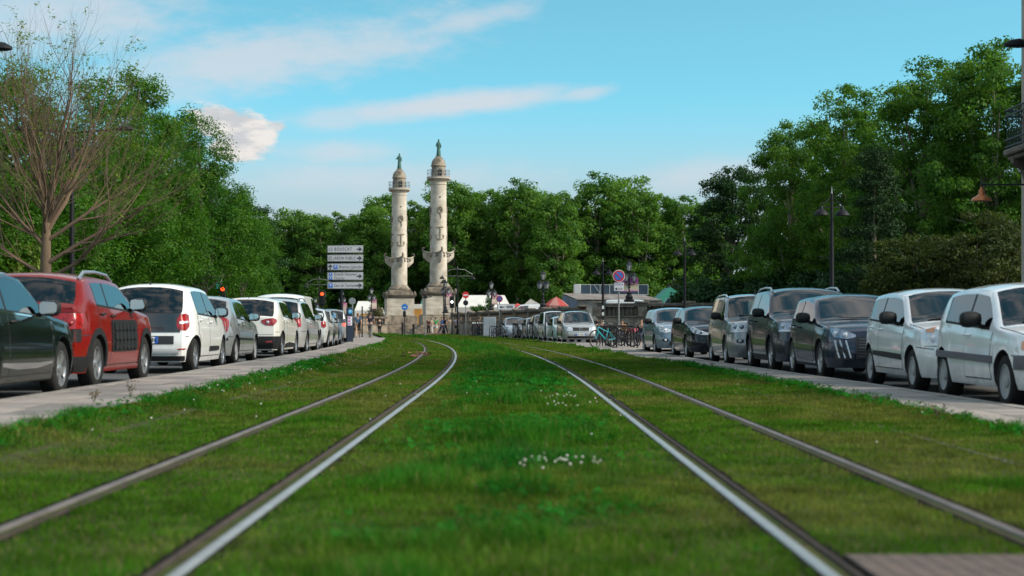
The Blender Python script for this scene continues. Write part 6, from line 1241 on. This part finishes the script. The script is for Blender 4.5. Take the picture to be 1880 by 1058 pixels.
# parking meter
Ym = 72; o = thing('parking_meter', 'dark blue parking meter with P sign and pink posters on the left pavement', 'parking meter', (PX(642, Ym), Ym, .14), .15); M_MET = mat('meter_blue', (.016, .026, .05), .4)
b = MB(); b.box((0, 0, .78), (.32, .28, 1.56), taper=.94); b.build('case', M_MET, o, bevel=.03); b = MB(); b.disc((.02, -.145, 1.38), .10, .02, 20); d = b.build('parking_disc', mat('meter_disc', (.03, .30, .60), .4), o); text('P', .17, M_WTX, d, (.02, -.158, 1.38))
for z, h in ((1.08, .14), (.93, .13), (.80, .10)): b = MB(); b.box((.0, -.143, z), (.20, .012, h)); p = b.build('poster', M_WTX, o); b = MB(); b.box((-.02, -.151, z + .01), (.12, .006, h * .6)); b.build('pink_print', mat('poster_pink', (.45, .12, .35), .6), p)
o = thing('cabinet', 'pale blue grey utility cabinet at the far end of the right row', 'cabinet', (PX(899, 123), 123, 0)); b = MB(); b.box((0, 0, .80), (.98, .42, 1.5)); b.box((0, 0, .03), (1.0, .46, .08)); b.build('case', mat('cabinet_grey', (.33, .38, .42), .5, var=.15), o, bevel=.02)
for s in (-1, 1): b = MB(); b.box((s * .24, -.218, .82), (.46, .02, 1.36)); b.build('door', MATS['cabinet_grey'], o, bevel=.008)
# bollards
def bollard(label, px, Y, h=.95, r=.045, top=None, z=.03, grp='slim black bollards'):
    o = thing('bollard', label, 'bollard', (PX(px, Y), Y, z), 0, grp); b = MB(); b.lathe([(r * 1.3, 0), (r * 1.3, .06), (r, .08), (r, h - .1)], n=8); b.build('shaft', M_POLE, o); b = MB(); b.lathe([(r, h - .1), (r * 1.25, h - .06), (r * .9, h), (.005, h + .02)], n=8); b.build('cap', top or M_POLE, o); return o
for k, px in enumerate((868, 872, 877, 881, 885)): bollard('white capped bollard in the cluster left of the grey cabinet', px, 136 + k * .8, 1.15, .05, M_WTX, 0, 'white capped bollards by the cabinet')
for k, (px, Y) in enumerate(((942, 108), (951, 103.5), (960, 99), (968, 96), (978, 92), (1001, 86))): bollard('slim bollard at the kerb before the far right row of cars', px, Y, 1.0, .035, None, .03, 'slim bollards at the kerb')
bollard('thick black post between the bike racks and the pale blue grey car', 1183, 61, 1.05, .055); bollard('black bollard beside the walking woman', 650, 104, 1.0, .05); bollard('black bollard left of the walking woman by the meter', 646, 100, 1.0, .05)
bollard('dark bollard at the lawn end before the left column', 739, 148, 1.15, .10, None, 0); bollard('dark bollard right of the blue sign at the lawn end', 759, 148, 1.0, .10, None, 0); bollard('pale pole between the couple', 665, 118, 2.3, .05, M_GREYP, .03)
# bicycle racks and bicycles
HOOP = MB().tube([(-.40, 0, 0), (-.40, 0, .62), (-.36, 0, .76), (-.25, 0, .84), (.25, 0, .84), (.36, 0, .76), (.40, 0, .62), (.40, 0, 0)], .028, 7).mesh('hoop', M_POLE, 60); HBAR = MB().tube([(-.40, 0, .36), (.40, 0, .36)], .018, 6).mesh('cross_bar', M_POLE, 60)
for k in range(8): o = thing('bike_rack', 'black hoop bicycle rack in the row left of the pale blue grey car', 'bike rack', (PX(1151 - 5.5 * k, 60.5 + k * 1.15), 60.5 + k * 1.15, .028), .08, 'black hoop bike racks'); inst('hoop', HOOP, o); inst('cross_bar', HBAR, o)
for k in range(4): o = thing('bike_rack', 'small black hoop rack right beside the grey cabinet', 'bike rack', (PX(905 + 4 * k, 116 - k * 2), 116 - k * 2, .0), .9, 'hoop racks by the grey cabinet'); inst('hoop', HOOP, o); inst('cross_bar', HBAR, o)
WT = MB().tube([(.325 * math.cos(a), 0, .325 * math.sin(a)) for a in np.linspace(0, 2 * PI, 33)], .020, 6, False).mesh('tyre', M_TYRE, 60)
ws = MB(); ws.tube([(.30 * math.cos(a), 0, .30 * math.sin(a)) for a in np.linspace(0, 2 * PI, 25)], .010, 4, False)
for k in range(16): a = 2 * PI * k / 16; ws.tube([(.02 * math.cos(a + 1), .02 * (-1) ** k, .02 * math.sin(a + 1)), (.30 * math.cos(a), 0, .30 * math.sin(a))], .0035, 3, False)
ws.disc((0, 0, 0), .03, .09, 8); WS = ws.mesh('spokes', M_RIMD, 40)
def bicycle(label, X, Y, rz, m, basket=None, z=.028):
    o = thing('bicycle', label, 'bicycle', (X, Y, z), rz, 'bicycles at the racks')
    for x in (-.52, .52): e = link(bpy.data.objects.new('wheel', None), o); e.location = (x, 0, .345); inst('tyre', WT, e); inst('spokes', WS, e)
    b = MB(); BB, ST, HT, HB, RA, FA = (-.08, 0, .29), (-.20, 0, .74), (.36, 0, .80), (.40, 0, .66), (-.52, 0, .345), (.52, 0, .345)
    b.tube([BB, ST], .020, 6); b.tube([HB, BB], .034, 6); b.tube([HT, (-.16, 0, .60)], .024, 6); b.tube([HT, HB], .026, 6)
    for s in (-1, 1): b.tube([(RA[0], s * .06, RA[2]), (BB[0], s * .03, BB[2])], .012, 5); b.tube([(RA[0], s * .06, RA[2]), (-.18, s * .02, .66)], .011, 5); b.tube([(HB[0], s * .05, HB[2] - .02), (FA[0], s * .06, FA[2])], .015, 5)
    b.build('frame', m, o); b = MB(); b.tube([(ST[0], 0, .72), (-.235, 0, .90)], .014, 5); b.box((-.24, 0, .93), (.26, .13, .05), taper=.8); b.build('saddle', M_INK, o, bevel=.015); b = MB(); b.tube([HT, (.33, 0, .98)], .016, 5); b.tube([(.24, -.30, 1.02), (.32, -.15, 1.0), (.34, 0, .98), (.32, .15, 1.0), (.24, .30, 1.02)], .013, 6); b.build('handlebar', M_INK, o)
    b = MB(); b.disc((BB[0], .05, BB[2]), .09, .012, 14); b.tube([(BB[0], .06, BB[2]), (BB[0] + .12, .07, BB[2] - .12)], .012, 4); b.tube([(BB[0], -.06, BB[2]), (BB[0] - .12, -.07, BB[2] + .12)], .012, 4); b.box((BB[0] + .12, .11, BB[2] - .12), (.09, .08, .02)); b.box((BB[0] - .12, -.11, BB[2] + .12), (.09, .08, .02)); b.build('crank', M_INK, o)
    if basket: b = MB(); b.box((-.56, 0, .66), (.28, .24, .16), taper=1.15); b.build('basket', basket, o, bevel=.02)
    return o
bicycle('turquoise bicycle leaning at the left end of the bike racks', PX(1109, 61), 60.6, PI + .75, mat('turquoise_paint', (.008, .26, .30), .4)); bicycle('dark bicycle with a pink basket parked in the racks', PX(1140, 64), 63.6, PI / 2 + .9, M_INK, mat('pink_basket', (.30, .05, .08), .7)); bicycle('dark grey bicycle deep in the row of racks', PX(1128, 66), 66.0, PI / 2 + .5, M_POLE); bicycle('black bicycle in the racks nearest to the thick post', PX(1162, 65), 65, PI / 2 + .3, M_INK)
bicycle('dark bicycle standing left of the grey cabinet', PX(872, 140), 140, PI / 2 + .8, M_INK, z=0); bicycle('black bicycle right of the grey cabinet, before the last car', PX(916, 113), 113.5, PI / 2 + .6, M_INK, z=0)
# people
M_SKIN = mat('skin', (.42, .24, .16), .6); M_SHOE = mat('shoe_dark', (.03, .028, .025), .7)
HAIRS = {'brown': mat('hair_brown', (.07, .04, .022), .7), 'dark': mat('hair_dark', (.016, .012, .010), .7), 'grey': mat('hair_grey', (.30, .29, .27), .7), 'ginger': mat('hair_ginger', (.18, .07, .025), .7)}
def cl(n, c): return mat('cloth_' + n, c, .9, var=.15, vscale=6)
def person(label, px, Y, z, h=1.72, pose='walk', rz=0.0, top=None, bottom=None, hair='dark', skirt=False, shorts=False, long=False, ph=1, group=None, bag=None):
    o = thing('person', label, 'person', (PX(px, Y), Y, z), rz, group); s = h / 1.74; st = .22 * ph if pose == 'walk' else .03; sit = pose == 'sit'; dz = -.44 if sit else 0
    def q(x, y, zz): return (x * s, y * s, (zz + dz if not sit or zz > .8 else zz) * s)
    J = {'pelvis': (q(0, 0, .94), (.135 * s, .10 * s)), 'waist': (q(0, 0, 1.10), (.125 * s, .09 * s)), 'chest': (q(0, .01, 1.32), (.155 * s, .105 * s)), 'neck': (q(0, .01, 1.48), .052 * s), 'chin': (q(0, .035, 1.555), .062 * s), 'head': (q(0, .02, 1.635), (.078 * s, .092 * s)), 'crown': (q(0, .01, 1.705), .058 * s)}
    Bn = [('pelvis', 'waist'), ('waist', 'chest'), ('chest', 'neck'), ('neck', 'chin'), ('chin', 'head'), ('head', 'crown')]
    for sg, n in ((-1, 'l'), (1, 'r')):
        sw = st * sg; J[n + 'sh'] = (q(sg * .185, .0, 1.41), .062 * s); J[n + 'el'] = (q(sg * .245, -.03 - sw * .6, 1.13), .044 * s); J[n + 'wr'] = (q(sg * .25, .06 - sw * 1.0, .90), .032 * s); J[n + 'ha'] = (q(sg * .24, .09 - sw * 1.1, .81 if not sit else .86), (.030 * s, .018 * s))
        if sit: J[n + 'hp'] = (q(sg * .09, .05, .93), .088 * s); J[n + 'kn'] = ((sg * .12 * s, .46 * s, .48 * s), .060 * s); J[n + 'an'] = ((sg * .12 * s, .44 * s, .09 * s), .040 * s); J[n + 'to'] = ((sg * .13 * s, .60 * s, .035 * s), .035 * s)
        else: J[n + 'hp'] = (q(sg * .09, sw * .2, .86), .088 * s); J[n + 'kn'] = (q(sg * .095, sw * .95 + .03, .49), .060 * s); J[n + 'an'] = (q(sg * .095, sw * 1.35 - (.10 if sw < 0 else 0), .085 + (.03 if sw < 0 else 0)), .040 * s); J[n + 'to'] = (q(sg * .10, sw * 1.35 + (.04 if sw < 0 else .14), .035), .035 * s)
        Bn += [('chest', n + 'sh'), (n + 'sh', n + 'el'), (n + 'el', n + 'wr'), (n + 'wr', n + 'ha'), ('pelvis', n + 'hp'), (n + 'hp', n + 'kn'), (n + 'kn', n + 'an'), (n + 'an', n + 'to')]
    b_ = skinfig('body', J, Bn, M_SKIN, o)
    def grow(names, k, extra=None): 
        JJ = {n: (J[n][0], tuple(r + k * s for r in (J[n][1] if isinstance(J[n][1], tuple) else (J[n][1],) * 2))) for n in names}; JJ.update(extra or {}); return JJ
    T = ['pelvis', 'waist', 'chest', 'lsh', 'lel', 'rsh', 'rel'] + (['lwr', 'rwr'] if long else [])
    def half(a, b, t): return tuple(Vector(J[a][0]).lerp(Vector(J[b][0]), t))
    if long: skinfig('shirt', grow(T, .016), [p for p in Bn if p[0] in T and p[1] in T], top, o)
    else: ex = {'lsl': (half('lsh', 'lel', .55), .062 * s), 'rsl': (half('rsh', 'rel', .55), .062 * s)}; N = ['pelvis', 'waist', 'chest', 'lsh', 'rsh']; skinfig('shirt', grow(N, .016, ex), [('pelvis', 'waist'), ('waist', 'chest'), ('chest', 'lsh'), ('chest', 'rsh'), ('lsh', 'lsl'), ('rsh', 'rsl')], top, o)
    if skirt: x0 = Vector(J['pelvis'][0]); L_ = .40 if skirt is True else skirt; b = MB(); M = Matrix.Diagonal((1, .78, 1)); b.lathe([(.135 * s, .10), (.155 * s, .0), (.19 * s, -.2), (.20 * s + .06 * L_, -L_)], x0, 14, M, cap=False); b.build('skirt', bottom, o, smooth=80)
    else:
        N = ['pelvis', 'lhp', 'rhp']; e = [('pelvis', 'lhp'), ('pelvis', 'rhp')]; ex = {}
        for n in 'lr':
            if shorts: ex[n + 'x'] = (half(n + 'hp', n + 'kn', .72), .095 * s); e.append((n + 'hp', n + 'x'))
            else: N += [n + 'kn', n + 'an']; e += [(n + 'hp', n + 'kn'), (n + 'kn', n + 'an')]
        skinfig('shorts' if shorts else 'trousers', grow(N, .017, ex), e, bottom, o)
    c = Vector(J['head'][0]); b = MB(); n = 12
    P = []; R_ = .098 * s
    for th in np.linspace(.0, 1.75, 6):
        for k in range(n):
            a = 2 * PI * k / n; fr = max(0, math.sin(a)); tt = th * (1 - .42 * fr); P.append(c + Vector((R_ * .92 * math.sin(tt) * math.cos(a), R_ * 1.12 * math.sin(tt) * math.sin(a) - .012 * s, R_ * 1.12 * math.cos(tt) + .012 * s - (.09 * s if (hair in ('brown', 'ginger') and th > 1.5 and fr < .3) else 0))))
    b.add(P, [(i * n + k, i * n + (k + 1) % n, (i + 1) * n + (k + 1) % n, (i + 1) * n + k) for i in range(5) for k in range(n)]); b.build('hair', HAIRS[hair], o, smooth=80)
    for n_ in 'lr': an, to = Vector(J[n_ + 'an'][0]), Vector(J[n_ + 'to'][0]); skinfig('shoe', {'a': (tuple(an - Vector((0, .02 * s, .02 * s))), .048 * s), 'b': (tuple(to), .042 * s)}, [('a', 'b')], M_SHOE, o, sub=1)
    return o
GPp = 'people walking by the columns'
w1 = person('woman in blue top and black skirt walking away on the left pavement', 657, 106, .035, 1.68, 'walk', .05, cl('blue', (.05, .12, .22)), cl('black', (.012, .012, .014)), 'ginger', True, ph=1)
o = thing('shoulder_bag', 'black shoulder bag hanging at the right side of the woman in blue', 'bag', (w1.location.x + .25, w1.location.y, .035), .05); b = MB(); b.box((0, 0, .98), (.13, .30, .28), taper=.85); b.build('pouch', M_INK, o, bevel=.03); b = MB(); b.tube([(0, .12, 1.1), (-.10, .06, 1.40), (-.10, -.06, 1.40), (0, -.12, 1.1)], .014, 5); b.build('strap', M_INK, o)
person('man in navy tee and grey trousers walking away beside the woman in blue', 680, 106, .035, 1.76, 'walk', -.05, cl('navy', (.016, .02, .042)), cl('grey', (.16, .155, .15)), 'brown', ph=-1)
person('person in dark clothes standing by the low balustrade left of the column', 697, 150, 0, 1.66, 'stand', .4, cl('charcoal', (.03, .028, .028)), cl('black', (.012, .012, .014)), 'dark', long=True)
person('person in dark red top leftmost of the group by the right column', 787, 157, 0, 1.70, 'stand', PI - .3, cl('maroon', (.09, .02, .025)), cl('black', (.012, .012, .014)), 'dark', group=GPp)
person('woman in pale top and white trousers left of the man in green', 794, 156, 0, 1.64, 'walk', .3, cl('pale', (.42, .36, .30)), cl('white', (.60, .58, .54)), 'grey', group=GPp)
person('man in bright green tee and white shorts by the right column', 800, 155, 0, 1.72, 'walk', .0, cl('green', (.02, .30, .10)), cl('white', (.60, .58, .54)), 'brown', shorts=True, ph=-1, group=GPp)
person('person in blue jacket right of the man in green', 811.5, 156, 0, 1.70, 'walk', -1.2, cl('royal', (.02, .07, .20)), cl('denim', (.02, .03, .06)), 'dark', long=True, group=GPp)
person('person in dark blue clothes close behind the blue jacket', 817, 158, 0, 1.76, 'walk', -1.2, cl('navy', (.016, .02, .042)), cl('denim', (.02, .03, .06)), 'dark', ph=-1, group=GPp)
person('woman in a long beige dress by the lantern lamp', 826, 155, 0, 1.70, 'stand', .2, cl('beige', (.34, .30, .23)), cl('beige', (.34, .30, .23)), 'brown', .62, group=GPp)
person('person in light blue shirt and dark shorts behind the thin lamp post', 838, 156, 0, 1.72, 'stand', .1, cl('sky', (.30, .36, .44)), cl('charcoal', (.03, .028, .028)), 'dark', shorts=True, group=GPp)
person('person in dark clothes beside the bicycle left of the grey cabinet', 879, 142, 0, 1.60, 'stand', 1.2, cl('charcoal', (.03, .028, .028)), cl('denim', (.02, .03, .06)), 'dark', long=True, group=GPp)
M_WOOD = mat('bench_wood', (.20, .16, .12), .8, var=.3, vscale=3)
for lab, plab, px, Y, rz, top, hr in (('grey wooden seat under the person in white right of the silver people carrier', 'seated person with light top nearest to the silver people carrier', 1096, 91, 2.6, cl('white', (.60, .58, .54)), 'ginger'), ('grey wooden seat behind the stickered lamp post', 'seated person in dark blue sweater behind the turquoise bicycle', 1104.5, 89, 2.9, cl('navy', (.016, .02, .042)), 'brown'), ('grey wooden seat behind the no-parking sign', 'seated person in orange top behind the bike racks', 1143, 88, 2.4, cl('orange', (.45, .20, .06)), 'dark'), ('grey wooden seat behind the thick black post', 'seated woman with dark hair and navy top left of the pale blue car', 1178, 80, 2.7, cl('navy', (.016, .02, .042)), 'dark')):
    o = thing('seat', lab, 'seat', (PX(px, Y), Y, -.05), rz, 'wooden seats behind the bike racks'); b = MB(); b.box((0, -.05, .43), (.55, .45, .06)); b.build('seat_board', M_WOOD, o, bevel=.01); b = MB(); b.box((0, -.28, .72), (.55, .05, .50)); b.build('back_board', M_WOOD, o, bevel=.01)
    for sx in (-.24, .24):
        for sy in (-.25, .14): b = MB(); b.box((sx, sy, .20), (.05, .05, .40)); b.build('leg', M_WOOD, o)
    person(plab, px, Y, -.05, 1.70, 'sit', rz, top, cl('denim', (.02, .03, .06)), hr, long=True, group='people seated behind the bike racks')
# ivy and planting on the far balustrade
iv, C = crown_mesh('ivy_leaves', 31, [(0, 0, 0, .9, .5, .9, 2), (.9, -.2, .9, .4, .4, 1.3, 1), (-.6, -.2, .3, .8, .5, .5, 1)], 70, 60, .30, .16, leafmat('leaf_ivy', (.03, .09, .02), (.09, .19, .04), .35), .8, .3); o = thing('climbing_plant', 'bright green climbing plant on the balustrade before the white fair tent', 'plant', (PX(884, 158), 157.5, 2.1)); inst('leaves', iv, o); b = MB(); b.tube([(0, 0, -2.1), (.2, -.1, -.8), (.9, -.2, 1.2)], [.05, .04, .015], 5); b.build('stem', M_BARK, o)
bsh, C = crown_mesh('bush_leaves', 33, [(0, 0, 1.7, 1.1, 1.1, 1.7, 1)], 110, 60, .45, .22, leafmat('leaf_olive', (.07, .075, .035), (.16, .15, .08), .25), .8, .3); o = thing('shrub', 'tall olive grey bush between the walking couple and the left column', 'shrub', (PX(690, 192), 192, 0)); inst('foliage', bsh, o); inst('stem', st_, o)
